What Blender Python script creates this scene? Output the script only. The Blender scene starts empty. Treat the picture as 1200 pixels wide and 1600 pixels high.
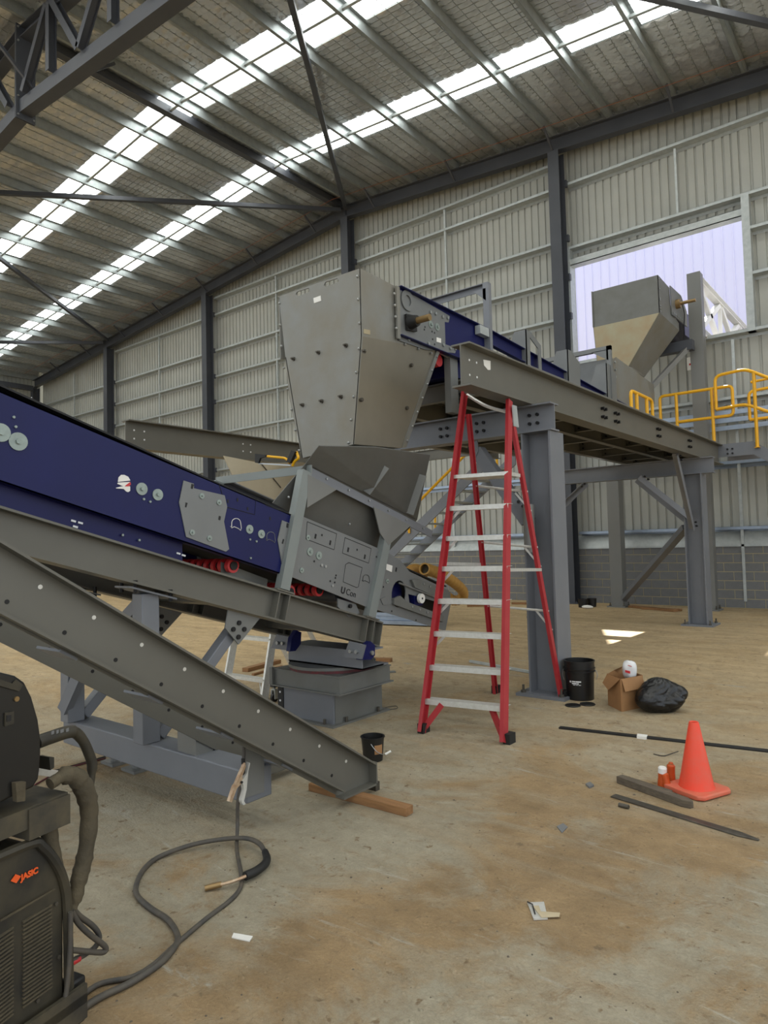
import bpy, bmesh, math, random
from mathutils import Matrix, Vector
from mathutils.geometry import tessellate_polygon
random.seed(7)
R = math.radians
scene = bpy.context.scene
COL = scene.collection

# ------------------------------------------------------------------ camera
CAM_F, PITCH, ROLL, YAW = 1064.684, 0.0476763, -0.0249815, 0.6772664   # focal length in pixels of the 1200 px frame
CAM = Vector((0, 0, 1.6))
_fw = Vector((-math.sin(YAW)*math.cos(PITCH), math.cos(YAW)*math.cos(PITCH), math.sin(PITCH)))
_rt = Vector((math.cos(YAW), math.sin(YAW), 0)); _up = _rt.cross(_fw)
_r = _rt*math.cos(ROLL) + _up*math.sin(ROLL); _u = _up*math.cos(ROLL) - _rt*math.sin(ROLL)
cam = bpy.data.objects.new('camera', bpy.data.cameras.new('camera')); COL.objects.link(cam)
cam.matrix_world = Matrix(((_r.x, _u.x, -_fw.x, CAM.x), (_r.y, _u.y, -_fw.y, CAM.y), (_r.z, _u.z, -_fw.z, CAM.z), (0, 0, 0, 1)))
cam.data.sensor_fit = 'HORIZONTAL'; cam.data.sensor_width = 36; cam.data.lens = CAM_F/1200*36
cam.data.clip_start = .05; cam.data.clip_end = 300
scene.camera = cam

# ------------------------------------------------------------------ world, sun, exposure
SKY_STRENGTH, SKYLIGHT, SUN = 1.05, 5.0, 12.0
w = bpy.data.worlds.new('sky'); scene.world = w; w.use_nodes = True
bg = w.node_tree.nodes['Background']; bg.inputs[0].default_value = (.87, .94, 1.0, 1); bg.inputs[1].default_value = SKY_STRENGTH
sun = bpy.data.objects.new('sun', bpy.data.lights.new('sun', 'SUN')); COL.objects.link(sun)
sun.data.energy = SUN; sun.data.angle = R(.6); sun.data.color = (1, .95, .86)
sun.rotation_euler = Vector((.36, -.78, -1.0)).to_track_quat('-Z', 'Y').to_euler()
vs = scene.view_settings
vs.view_transform = 'Standard'; vs.look = 'None'; vs.gamma = 1; vs.use_curve_mapping = False; vs.exposure = 0.42

# ------------------------------------------------------------------ measuring helpers: where the sight line of a photo pixel meets a real plane
def ray(x, y): return _fw + _r*((x-600)/CAM_F) - _u*((y-800)/CAM_F)
def pz(x, y, z=0.0): d = ray(x, y); return CAM + d*((z-CAM.z)/d.z)
def py(x, y, Y): d = ray(x, y); return CAM + d*(Y/d.y)
def px(x, y, X): d = ray(x, y); return CAM + d*(X/d.x)
def pl(x, y, P, n): d = ray(x, y); n = Vector(n); return CAM + d*((Vector(P)-CAM).dot(n)/d.dot(n))

# ------------------------------------------------------------------ mesh helpers
class B:
    def __init__(s, T=None): s.v = []; s.f = []; s.T = T
    def add(s, vs_, fs):
        k = len(s.v); s.v += [tuple((s.T @ Vector(p)) if s.T else p) for p in vs_]; s.f += [tuple(i+k for i in f) for f in fs]; return s
    def box(s, x0, x1, y0, y1, z0, z1):
        return s.add([(x0,y0,z0),(x1,y0,z0),(x1,y1,z0),(x0,y1,z0),(x0,y0,z1),(x1,y0,z1),(x1,y1,z1),(x0,y1,z1)],
                     [(0,3,2,1),(4,5,6,7),(0,1,5,4),(1,2,6,5),(2,3,7,6),(3,0,4,7)])
    def cb(s, c, sx, sy, sz): return s.box(c[0]-sx/2, c[0]+sx/2, c[1]-sy/2, c[1]+sy/2, c[2]-sz/2, c[2]+sz/2)
    def prism(s, pts, vec, holes=()):
        loops = [[Vector(p) for p in pts]] + [[Vector(p) for p in h] for h in holes]
        vec = Vector(vec); flat = [p for l in loops for p in l]; n = len(flat)
        tris = tessellate_polygon(loops)
        f = [tuple(t) for t in tris] + [tuple(i+n for i in reversed(t)) for t in tris]
        k = 0
        for l in loops:
            m = len(l)
            f += [(k+i, k+(i+1) % m, k+(i+1) % m+n, k+i+n) for i in range(m)]; k += m
        return s.add([tuple(p) for p in flat]+[tuple(p+vec) for p in flat], f)
    def cyl(s, p, q, r, n=12, r2=None, cap=True):
        p = Vector(p); q = Vector(q); a = (q-p).normalized(); r2 = r if r2 is None else r2
        x = a.orthogonal().normalized(); y = a.cross(x); vv = []
        for i in range(n):
            t = 2*math.pi*i/n; d = x*math.cos(t)+y*math.sin(t); vv += [tuple(p+d*r), tuple(q+d*r2)]
        f = [(2*i, 2*((i+1) % n), 2*((i+1) % n)+1, 2*i+1) for i in range(n)]
        if cap: f += [tuple(2*i for i in reversed(range(n))), tuple(2*i+1 for i in range(n))]
        return s.add(vv, f)
    def ring(s, c, a, r0, r1, t, n=20):
        c = Vector(c); a = Vector(a).normalized(); x = a.orthogonal().normalized(); y = a.cross(x); vv = []
        for i in range(n):
            th = 2*math.pi*i/n; d = x*math.cos(th)+y*math.sin(th)
            vv += [tuple(c+d*r0), tuple(c+d*r1), tuple(c+d*r1+a*t), tuple(c+d*r0+a*t)]
        f = []
        for i in range(n):
            j = (i+1) % n
            for k in range(4): f.append((4*i+k, 4*j+k, 4*j+(k+1) % 4, 4*i+(k+1) % 4))
        return s.add(vv, f)
    def tube(s, path, r, n=8, cap=True):
        P = [Vector(p) for p in path]; rr = r if isinstance(r, (list, tuple)) else [r]*len(P); vv = []; x = None
        for i, p in enumerate(P):
            a = (P[min(i+1, len(P)-1)]-P[max(i-1, 0)]).normalized()
            x = a.orthogonal().normalized() if x is None else (x-a*x.dot(a)).normalized()
            y = a.cross(x)
            for k in range(n):
                t = 2*math.pi*k/n; vv.append(tuple(p+(x*math.cos(t)+y*math.sin(t))*rr[i]))
        f = [(i*n+k, i*n+(k+1) % n, (i+1)*n+(k+1) % n, (i+1)*n+k) for i in range(len(P)-1) for k in range(n)]
        if cap: f += [tuple(reversed(range(n))), tuple((len(P)-1)*n+k for k in range(n))]
        return s.add(vv, f)
    def sweep(s, p, q, prof, up=(0,0,1)):          # closed 2D profile (side, up) swept from p to q
        p = Vector(p); q = Vector(q); a = (q-p).normalized(); up = Vector(up); up = (up-a*up.dot(a)).normalized(); sd = a.cross(up)
        return s.prism([p+sd*c[0]+up*c[1] for c in prof], q-p)
    def bar(s, p, q, b, h, up=(0,0,1), off=(0,0)): # rectangular bar centred on p-q
        x, z = off
        return s.sweep(p, q, [(x-b/2, z-h/2), (x+b/2, z-h/2), (x+b/2, z+h/2), (x-b/2, z+h/2)], up)
    def ibeam(s, p, q, h, b, tf=.015, tw=.01, up=(0,0,1)):      # p-q is the middle of the top flange's upper face
        c = [(-b/2,0),(-b/2,-tf),(-tw/2,-tf),(-tw/2,-h+tf),(-b/2,-h+tf),(-b/2,-h),(b/2,-h),(b/2,-h+tf),(tw/2,-h+tf),(tw/2,-tf),(b/2,-tf),(b/2,0)]
        return s.sweep(p, q, c, up)
    def chan(s, p, q, h, b, t=.012, up=(0,0,1), side=1):        # p-q on the web's outer face, top
        c = [(0,0),(0,-h),(b,-h),(b,-h+t),(t,-h+t),(t,-t),(b,-t),(b,0)]
        return s.sweep(p, q, [(x*side, z) for x, z in c], up)
    def angle(s, p, q, a, b, t=.01, up=(0,0,1), side=1):
        return s.sweep(p, q, [(x*side, z) for x, z in [(0,0),(a,0),(a,-t),(t,-t),(t,-b),(0,-b)]], up)
    def sphere(s, c, r, n=10, sc=(1,1,1)):
        vv = [(c[0], c[1], c[2]+r*sc[2])]; m = n//2
        for i in range(1, m):
            for k in range(n):
                a = math.pi*i/m; t = 2*math.pi*k/n
                vv.append((c[0]+r*sc[0]*math.sin(a)*math.cos(t), c[1]+r*sc[1]*math.sin(a)*math.sin(t), c[2]+r*sc[2]*math.cos(a)))
        vv.append((c[0], c[1], c[2]-r*sc[2])); e = len(vv)-1
        f = [(0, 1+k, 1+(k+1) % n) for k in range(n)]
        for i in range(m-2): f += [(1+i*n+k, 1+(i+1)*n+k, 1+(i+1)*n+(k+1) % n, 1+i*n+(k+1) % n) for k in range(n)]
        f += [(e, 1+(m-2)*n+(k+1) % n, 1+(m-2)*n+k) for k in range(n)]
        return s.add(vv, f)
    def lathe(s, c, prof, n=24, tilt=None):
        vv = []; m = len(prof); c = Vector(c)
        for k in range(n):
            t = 2*math.pi*k/n
            for r_, z_ in prof:
                q = Vector((r_*math.cos(t), r_*math.sin(t), z_)); q = tilt @ q if tilt else q; vv.append(tuple(c+q))
        f = [(k*m+i, ((k+1) % n)*m+i, ((k+1) % n)*m+i+1, k*m+i+1) for k in range(n) for i in range(m-1)]
        return s.add(vv, f)
    def mesh(s, name, ang=35, recalc=True):
        me = bpy.data.meshes.new(name); me.from_pydata(s.v, [], s.f); 
        if recalc:
            bm = bmesh.new(); bm.from_mesh(me); bmesh.ops.recalc_face_normals(bm, faces=bm.faces); bm.to_mesh(me); bm.free()
        me.polygons.foreach_set('use_smooth', [True]*len(me.polygons)); me.set_sharp_from_angle(angle=R(ang)); me.update()
        return me

def tag(o, label=None, cat=None, group=None, kind=None):
    for k, v_ in (('label', label), ('category', cat), ('group', group), ('kind', kind)):
        if v_: o[k] = v_
    return o
def thing(name, label, cat, loc=(0,0,0), group=None, kind=None):
    o = bpy.data.objects.new(name, None); COL.objects.link(o); o.location = loc; o.empty_display_size = .1
    return tag(o, label, cat, group, kind)
def wloc(o):
    p = Vector(o.location)
    while o.parent: o = o.parent; p = Vector(o.location)     # meshes of parts are kept in world space
    return p
def put(o, parent):
    if parent:
        o.parent = parent
        root = parent
        while root.parent: root = root.parent
        o.matrix_parent_inverse = Matrix.Translation(-Vector(parent.location)) if parent is root else (Matrix.Translation(-Vector(parent.location)))
    return o
SMALL = {'bolts', 'studs', 'slots', 'bolt_holes', 'anchor_bolts', 'screws', 'bolt_cluster', 'washers', 'collar_print'}   # too small in the photo to pick apart singly
def ob(name, b, mat, parent=None, label=None, cat=None, group=None, kind=None, loc=(0,0,0), ang=35, recalc=True):
    me = b.mesh(name, ang, recalc) if isinstance(b, B) else b
    if mat and not me.materials: me.materials.append(mat)
    o = bpy.data.objects.new(name, me); COL.objects.link(o); o.location = loc
    put(o, parent)
    return tag(o, label, cat, group, kind or ('stuff' if name in SMALL else None))
def bevel(o, w_=.004, seg=2):
    m = o.modifiers.new('bevel', 'BEVEL'); m.width = w_; m.segments = seg; m.limit_method = 'ANGLE'; m.angle_limit = R(40); return o
def text(name, s_, size, mat, parent, origin, xdir, ydir, ext=.001, bold=0.0):
    cu = bpy.data.curves.new(name, 'FONT'); cu.body = s_; cu.size = size; cu.extrude = ext; cu.offset = bold
    t = bpy.data.objects.new(name, cu); COL.objects.link(t)
    xd = Vector(xdir).normalized(); yd = Vector(ydir); yd = (yd-xd*yd.dot(xd)).normalized(); zd = xd.cross(yd)
    dg = bpy.context.evaluated_depsgraph_get()
    me = bpy.data.meshes.new_from_object(t.evaluated_get(dg)); bpy.data.objects.remove(t)
    o_ = Vector(origin)
    me.transform(Matrix(((xd.x, yd.x, zd.x, o_.x), (xd.y, yd.y, zd.y, o_.y), (xd.z, yd.z, zd.z, o_.z), (0, 0, 0, 1))))
    me.materials.clear()
    return ob(name, me, mat, parent)
def smooth_path(pts, n=6):
    P = [Vector(p) for p in pts]; out = []
    for i in range(len(P)-1):
        a, b_, c, d = P[max(i-1, 0)], P[i], P[i+1], P[min(i+2, len(P)-1)]
        for k in range(n):
            t = k/n
            out.append(.5*((2*b_)+(c-a)*t+(2*a-5*b_+4*c-d)*t*t+(3*b_-a-3*c+d)*t**3))
    return out+[P[-1]]

# ------------------------------------------------------------------ materials
def srgb(c): return tuple(((x/255)/12.92 if x/255 <= .04045 else ((x/255+.055)/1.055)**2.4) for x in c)+(1,)
def mat(name, c, rough=.5, metal=0.0, c2=None, scale=4.0, amt=.5, bump=0.0, bscale=40.0, detail=4, spec=None, emit=None, stretch=None):
    m = bpy.data.materials.new(name); m.use_nodes = True; nt = m.node_tree; n = nt.nodes; L = nt.links
    p = n['Principled BSDF']; p.inputs['Base Color'].default_value = srgb(c); p.inputs['Roughness'].default_value = rough; p.inputs['Metallic'].default_value = metal
    if spec is not None: p.inputs['Specular IOR Level'].default_value = spec
    if emit: p.inputs['Emission Color'].default_value = srgb(c); p.inputs['Emission Strength'].default_value = emit
    if c2 or bump:
        tc = n.new('ShaderNodeTexCoord'); src = tc.outputs['Object']
        if stretch:
            mp = n.new('ShaderNodeMapping'); mp.inputs['Scale'].default_value = stretch; L.new(src, mp.inputs['Vector']); src = mp.outputs['Vector']
    if c2:
        t = n.new('ShaderNodeTexNoise'); t.inputs['Scale'].default_value = scale; t.inputs['Detail'].default_value = detail; t.inputs['Roughness'].default_value = .6
        L.new(src, t.inputs['Vector'])
        r_ = n.new('ShaderNodeValToRGB'); r_.color_ramp.elements[0].position = .5-amt/2; r_.color_ramp.elements[1].position = .5+amt/2
        r_.color_ramp.elements[0].color = srgb(c); r_.color_ramp.elements[1].color = srgb(c2)
        L.new(t.outputs['Fac'], r_.inputs['Fac']); L.new(r_.outputs['Color'], p.inputs['Base Color'])
    if bump:
        t2 = n.new('ShaderNodeTexNoise'); t2.inputs['Scale'].default_value = bscale; t2.inputs['Detail'].default_value = 5
        L.new(src, t2.inputs['Vector'])
        b_ = n.new('ShaderNodeBump'); b_.inputs['Strength'].default_value = bump; b_.inputs['Distance'].default_value = .02
        L.new(t2.outputs['Fac'], b_.inputs['Height']); L.new(b_.outputs['Normal'], p.inputs['Normal'])
    return m
M = dict(
 clad=mat('cream_cladding', (174,175,168), .45, 0, (164,165,158), 1.5, .6),
 galv=mat('galvanised_steel', (190,195,194), .40, .35, (166,172,172), 9, .5),
 darksteel=mat('dark_grey_paint', (72,75,82), .5, 0, (62,65,72), 2, .6),
 paint=mat('grey_machine_paint', (122,122,119), .45, .1, (116,117,114), 2.5, .6),
 frame=mat('sky_lit_frame_grey', (122,125,131), .45, .1, (113,116,122), 3, .6),  # the same grey paint with blue sky light put into the colour
 beamp=mat('warm_grey_beam_paint', (106,104,96), .45, .1, (97,95,87), 2, .6),
 hop=mat('weathered_hopper_steel', (132,134,132), .5, .25, (124,118,104), 2.2, .5, .05, 60),
 chute=mat('shaded_chute_steel', (98,99,96), .5, .2, (88,88,84), 3, .5),  # shade on the flared plates put into a darker grey
 legp=mat('grey_green_lit_legs', (132,138,136), .45, .1, (122,128,126), 3, .6),  # grey paint again, with the light on the legs put into its tone
 purl=mat('galvanised_purlin', (158,164,164), .42, .4, (136,143,144), 7, .5),
 hopc=mat('brown_reflection_cone_steel', (128,122,108), .5, .2, (118,112,98), 2.5, .5),  # brown reflected light put into the near cone plates' colour
 clod=mat('dry_mud', (150,124,92), .95, 0, (126,102,74), 9, .6),
 hop2=mat('grey_chute_steel', (118,120,118), .5, .2, (104,104,98), 3, .5),
 hopr=mat('rusty_yellowed_steel', (166,162,136), .55, .1, (164,144,112), 2.5, .4),
 litplate=mat('lit_chute_plate', (200,186,158), .6, 0, (186,170,140), 3, .5),  # far chute plate's light put into a pale colour; also a card strip
 plate=mat('side_plate_grey', (122,124,124), .42, .2, (113,115,115), 3, .6),
 blue=mat('navy_blue_paint', (13,20,82), .42, 0, (11,17,70), 2, .6, spec=.3),
 zinc=mat('zinc_washer', (150,162,156), .4, .3, (132,142,138), 20, .5),
 bolt=mat('zinc_bolt', (165,168,168), .35, .7),
 blackbolt=mat('black_bolt', (22,22,24), .5, .2),
 black=mat('black_rubber', (20,20,21), .6, 0, (30,29,27), 8, .6),
 belt=mat('conveyor_belt_rubber', (26,26,28), .7),
 red=mat('red_fibreglass', (172,52,56), .42, 0, (158,36,44), 6, .6),
 redp=mat('red_roller', (196,44,48), .4),
 alu=mat('aluminium', (224,224,220), .4, .4, (204,202,194), 30, .5),
 yellow=mat('safety_yellow', (238,178,22), .4, 0, (226,166,16), 5, .6),
 cone=mat('cone_orange', (238,68,38), .5, 0, (222,84,60), 9, .35),
 conebase=mat('dusty_cone_base', (222,92,70), .6, 0, (196,120,92), 9, .5),
 card=mat('cardboard', (164,122,80), .8, 0, (148,108,70), 7, .6),
 wood=mat('timber', (158,116,74), .75, 0, (120,86,54), 5, .6, .1, 60, stretch=(1,9,9)),
 wood2=mat('weathered_timber', (112,100,84), .8, 0, (72,66,58), 5, .6, .2, 60, stretch=(2,12,12)),
 block=mat('concrete_block', (124,125,126), .9, 0, (106,107,108), 8, .6, .25, 90),
 mortar=mat('mortar', (186,174,136), .95),
 white=mat('white_paint', (226,226,226), .45),
 sticker=mat('white_sticker', (232,230,224), .5),
 print_=mat('print_white', (225,226,228), .5),
 dprint=mat('print_dark', (24,24,26), .6),
 brass=mat('greased_shaft', (150,124,84), .35, .6),
 duct=mat('tan_flex_duct', (188,144,72), .6, 0, (170,126,58), 12, .5),
 plastic=mat('black_plastic', (19,19,20), .38, 0, (27,26,24), 10, .6),
 weld=mat('dusty_black_casing', (38,36,31), .6, 0, (66,60,46), 6, .3),
 cable=mat('dusty_cable', (60,60,60), .6, 0, (92,84,72), 14, .5),
 sleeve=mat('worn_cable_sleeve', (66,60,48), .9, 0, (96,86,66), 9, .5, .3, 50),
 orange=mat('welder_logo_orange', (232,92,36), .5),
 bag=mat('black_garbage_bag', (17,17,18), .28, 0, None, 1, 1, .35, 18),
 clearbag=mat('clear_plastic', (225,225,225), .25),
 copper=mat('clamp_copper', (206,186,160), .4, .5, (176,140,108), 40, .4),
 steelbar=mat('mill_steel', (98,94,86), .5, .5, (70,64,56), 14, .5),
 trolley=mat('dusty_trolley_steel', (46,46,46), .6, .2, (92,84,66), 7, .4),
 outclad=mat('sky_lit_neighbour_cladding', (204,204,238), .6),  # lavender of sky-lit shade put into a pale wall's colour
 foilback=mat('roof_foil_plain', (150,150,148), .4, .6),
 rust=mat('red_oxide_smear', (120,44,52), .7, 0, (70,60,58), 25, .5),
 string=mat('orange_string', (150,84,50), .8),
 galvblue=mat('bluish_galvanised', (168,182,200), .35, .55, (150,164,184), 9, .5),
)
# skylight sheeting: a translucent white sheet lit from above by the sky
def skylight_mat():
    m = bpy.data.materials.new('skylight_sheet'); m.use_nodes = True; n = m.node_tree.nodes; L = m.node_tree.links
    p = n['Principled BSDF']; p.inputs['Base Color'].default_value = (.9, .92, .9, 1); p.inputs['Roughness'].default_value = .4
    p.inputs['Emission Color'].default_value = (.97, 1.0, .97, 1); p.inputs['Emission Strength'].default_value = SKYLIGHT
    return m
M['sky'] = skylight_mat()
def foil_mat():
    m = bpy.data.materials.new('foil_insulation'); m.use_nodes = True; n = m.node_tree.nodes; L = m.node_tree.links
    p = n['Principled BSDF']; p.inputs['Base Color'].default_value = srgb((222,225,228)); p.inputs['Roughness'].default_value = .26; p.inputs['Metallic'].default_value = .65
    tc = n.new('ShaderNodeTexCoord'); t = n.new('ShaderNodeTexNoise'); t.inputs['Scale'].default_value = 5; t.inputs['Detail'].default_value = 3; t.inputs['Distortion'].default_value = .6
    L.new(tc.outputs['Object'], t.inputs['Vector'])
    b_ = n.new('ShaderNodeBump'); b_.inputs['Strength'].default_value = .22; b_.inputs['Distance'].default_value = .06
    L.new(t.outputs['Fac'], b_.inputs['Height']); L.new(b_.outputs['Normal'], p.inputs['Normal'])
    return m
M['foil'] = foil_mat()
def floor_mat():
    m = bpy.data.materials.new('dusty_concrete_slab'); m.use_nodes = True; nt = m.node_tree; n = nt.nodes; L = nt.links
    p = n['Principled BSDF']; p.inputs['Roughness'].default_value = .75; p.inputs['Specular IOR Level'].default_value = .35
    tc = n.new('ShaderNodeTexCoord')
    def noise(sc, det=6, dist=0.0, rot=None, stretch=None, rough=.6):
        t = n.new('ShaderNodeTexNoise'); t.inputs['Scale'].default_value = sc; t.inputs['Detail'].default_value = det; t.inputs['Distortion'].default_value = dist; t.inputs['Roughness'].default_value = rough
        if stretch:
            mp = n.new('ShaderNodeMapping'); mp.inputs['Scale'].default_value = stretch; mp.inputs['Rotation'].default_value = (0,0,rot or 0)
            L.new(tc.outputs['Object'], mp.inputs['Vector']); L.new(mp.outputs['Vector'], t.inputs['Vector'])
        else: L.new(tc.outputs['Object'], t.inputs['Vector'])
        return t.outputs['Fac']
    def ramp(f, a, b_, ca=(0,0,0,1), cb=(1,1,1,1)):
        r_ = n.new('ShaderNodeValToRGB'); e = r_.color_ramp.elements; e[0].position = a; e[1].position = b_; e[0].color = ca; e[1].color = cb
        L.new(f, r_.inputs['Fac']); return r_.outputs['Color']
    def mix(f, a, b_, mode='MIX'):
        x = n.new('ShaderNodeMix'); x.data_type = 'RGBA'; x.blend_type = mode
        if hasattr(f, 'links'): L.new(f, x.inputs[0])
        else: x.inputs[0].default_value = f
        for k, v_ in ((6, a), (7, b_)):
            if hasattr(v_, 'links'): L.new(v_, x.inputs[k])
            else: x.inputs[k].default_value = v_
        return x.outputs[2]
    slab = ramp(noise(1.3, 5), .3, .7, srgb((147,140,122)), srgb((167,158,138)))
    dust = ramp(noise(3.0, 8), .3, .7, srgb((130,109,80)), srgb((161,137,103)))
    nz = noise(.8, 9, .8, rough=.72)
    for cx, cy, rad, amt_ in ((-1.5, 2.65, 1.0, .16), (-1.95, 1.95, .55, .14), (-1.35, 4.3, 1.2, .13), (-1.7, 3.4, .9, .08), (-3.2, 2.6, 1.6, -.10), (-2.5, 3.0, .7, -.10), (-.9, 2.2, .7, -.08)):
        vd = n.new('ShaderNodeVectorMath'); vd.operation = 'DISTANCE'; L.new(tc.outputs['Object'], vd.inputs[0]); vd.inputs[1].default_value = (cx, cy, 0)
        mr_ = n.new('ShaderNodeMapRange'); mr_.interpolation_type = 'SMOOTHSTEP'; mr_.inputs[1].default_value = 0; mr_.inputs[2].default_value = rad; mr_.inputs[3].default_value = amt_; mr_.inputs[4].default_value = 0; L.new(vd.outputs['Value'], mr_.inputs[0])
        ad_ = n.new('ShaderNodeMath'); ad_.operation = 'ADD'; L.new(nz, ad_.inputs[0]); L.new(mr_.outputs[0], ad_.inputs[1]); nz = ad_.outputs[0]
    m1 = ramp(nz, .47, .60)
    sw = ramp(noise(1.0, 6, 1.5, .5, (.35, 2.4, 1)), .50, .66)       # drag and tyre marks
    # loose sand lies thick further in from the doorway
    sep = n.new('ShaderNodeSeparateXYZ'); L.new(tc.outputs['Object'], sep.inputs[0])
    mr = n.new('ShaderNodeMapRange'); mr.inputs[1].default_value = 3.5; mr.inputs[2].default_value = 9.0; mr.inputs[3].default_value = 0; mr.inputs[4].default_value = .75; L.new(sep.outputs['Y'], mr.inputs[0])
    ml = n.new('ShaderNodeMapRange'); ml.inputs[1].default_value = -4.0; ml.inputs[2].default_value = -9.0; ml.inputs[3].default_value = 0; ml.inputs[4].default_value = .6; L.new(sep.outputs['X'], ml.inputs[0])
    ad = n.new('ShaderNodeMath'); ad.operation = 'ADD'; ad.use_clamp = True; L.new(mr.outputs[0], ad.inputs[0]); L.new(ml.outputs[0], ad.inputs[1])
    c = mix(m1, slab, dust)
    c = mix(sw, c, mix(.5, slab, dust))
    sand = ramp(noise(2.2, 8, .4, .3, (.6, 1.8, 1)), .3, .72, srgb((174,150,112)), srgb((210,184,142)))
    far = n.new('ShaderNodeMath'); far.operation = 'MULTIPLY'; far.use_clamp = True; L.new(ad.outputs[0], far.inputs[0]); far.inputs[1].default_value = 1.0
    c = mix(far.outputs[0], c, sand)
    c = mix(ramp(noise(1.6, 7, 2.2, -.7, (.5, 3.2, 1), .7), .60, .68), c, srgb((166,160,146)))      # pale scrapes
    c = mix(ramp(noise(5.5, 9, 1.0, rough=.75), .56, .70), c, srgb((134,112,84)))
    c = mix(ramp(noise(16, 6, .3), .62, .70), c, srgb((120,102,78)))
    c = mix(ramp(noise(38, 3), .70, .74), c, srgb((96,84,66)))
    c = mix(.55, c, ramp(noise(11, 10, .6, rough=.78), .30, .68, (.62,.60,.57,1), (1.2,1.19,1.16,1)), 'MULTIPLY')
    c = mix(.35, c, ramp(noise(70, 5, rough=.8), .35, .65, (.7,.68,.66,1), (1.2,1.2,1.18,1)), 'MULTIPLY')
    L.new(c, p.inputs['Base Color'])
    b_ = n.new('ShaderNodeBump'); b_.inputs['Strength'].default_value = .5; b_.inputs['Distance'].default_value = .02
    mm = n.new('ShaderNodeMath'); mm.operation = 'ADD'; L.new(noise(9, 8, .3), mm.inputs[0]); L.new(noise(60, 4), mm.inputs[1])
    L.new(mm.outputs[0], b_.inputs['Height']); L.new(b_.outputs['Normal'], p.inputs['Normal'])
    return m
M['floor'] = floor_mat()
# ================================================================== the shed
RIDGE, SLOPE, WALLY = -14.5, .087, 16.9
XL, XR = -36.9, 7.9
def zr(x, off=0.0): return 12.33+off-SLOPE*abs(x-RIDGE)         # underside of the end rafter; roof things are offsets from it
COLX = [-36.9, -29.45, -22.0, -14.5, -7.2, .2, 7.6]

b = B(); b.box(-60, 30, -30, WALLY+.1, -.3, 0)
floor = ob('floor', b, M['floor'], kind='structure', label='dusty concrete slab floor with sand and drag marks', cat='floor')
b = B(); b.box(-60, 30, WALLY+.1, 40, -.3, -.05)
ob('ground_outside', b, M['mortar'], kind='structure', label='bare ground outside the shed wall', cat='ground')

# --- end wall: ribbed sheets, each its own piece, with the opening cut out
OPX0, OPX1, OPZ0, OPZ1 = -7.0, -2.98, 6.15, 8.72
wall = thing('wall_back', 'cream ribbed gable end wall with girts, columns and a concrete block base', 'wall', (RIDGE, WALLY, 0), kind='structure')
def sheet(x0, x1, z0, ztop, ribs=4, y=WALLY, t=.003):
    """ribbed sheet from x0 to x1: narrow ribs stand outwards, so pans show inside with grooves between them"""
    b = B(); w_ = (x1-x0)/ribs; prof = []
    for i in range(ribs):
        a = x0+i*w_; prof += [(a, 0), (a+w_*.70, 0), (a+w_*.76, .035), (a+w_*.92, .035), (a+w_*.98, 0)]
    prof.append((x1, 0)); n = len(prof); vv = []
    for xx, d in prof: vv += [(xx, y+d, z0), (xx, y+d, ztop(xx))]
    return b.add(vv, [(2*i, 2*i+2, 2*i+3, 2*i+1) for i in range(n-1)])
SW = .8; x = XL
while x < XR-.01:
    x1 = min(x+SW, XR)
    top = lambda q: zr(q, .62)
    if x1 <= OPX0+.01 or x >= OPX1-.01:
        segs = [(x, x1, 1.42, None)]
    else:
        segs = [(x, x1, 1.42, OPZ0), (x, x1, OPZ1, None)]
        if x < OPX0: segs = [(x, OPX0, 1.42, None), (OPX0, x1, 1.42, OPZ0), (OPX0, x1, OPZ1, None)]
        elif x1 > OPX1: segs = [(x, OPX1, 1.42, OPZ0), (x, OPX1, OPZ1, None), (OPX1, x1, 1.42, None)]
    for (a, c, z0, z1) in segs:
        ob('cladding_sheet', sheet(a, c, z0, top if z1 is None else (lambda q, z1=z1: z1), max(1, round((c-a)/.2))), M['clad'], wall, recalc=False, ang=20)
    x = x1
b = B(); b.box(XL, OPX0, WALLY+.06, WALLY+.08, 0, 11); b.box(OPX1, XR, WALLY+.06, WALLY+.08, 0, 10.5); b.box(OPX0, OPX1, WALLY+.06, WALLY+.08, 0, OPZ0-.02)
b.prism([(x_, WALLY+.06, z_) for x_, z_ in [(XL, 10.3), (OPX0, 10.3), (OPX0, OPZ1+.02), (OPX1, OPZ1+.02), (OPX1, 10.3), (XR, 10.3), (XR, zr(XR, .6)), (RIDGE, zr(RIDGE, .6)), (XL, zr(XL, .6))]], (0, .02, 0))
ob('outer_skin', b, M['clad'], wall)
# block base
BW, BH = .4, .2
blk = B(); blk.box(-.194, .194, 0, .14, 0, .186); blkme = None
nb = 0; rest = B(); mort = B(); mort.box(XL, XR, 16.726, 16.88, 0, 1.4)
for r_ in range(7):
    x = XL+(.2 if r_ % 2 else 0)
    while x < XR-.2:
        cx = x+.2; z0 = r_*BH+.008
        if -13.6 < cx < 2.4 and nb < 285:
            if blkme is None:
                o = ob('block', blk, M['block'], wall, loc=(cx, 16.72, z0)); blkme = o.data
            else: ob('block', blkme, None, wall, loc=(cx, 16.72+random.uniform(-.002, .003), z0))
            nb += 1
        else: rest.box(cx-.195, cx+.195, 16.72, 16.86, z0, z0+.19)
        x += BW
ob('blocks_beyond', rest, M['block'], wall, kind='stuff'); ob('mortar_bed', mort, M['mortar'], wall)
fl = B()
fl.add([(XL,16.70,1.36),(XR,16.70,1.36),(XR,16.70,1.41),(XL,16.70,1.41),(XR,16.86,1.70),(XL,16.86,1.70)], [(0,1,2,3),(3,2,4,5)])
ob('flashing', fl, M['galv'], wall, recalc=False)
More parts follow.
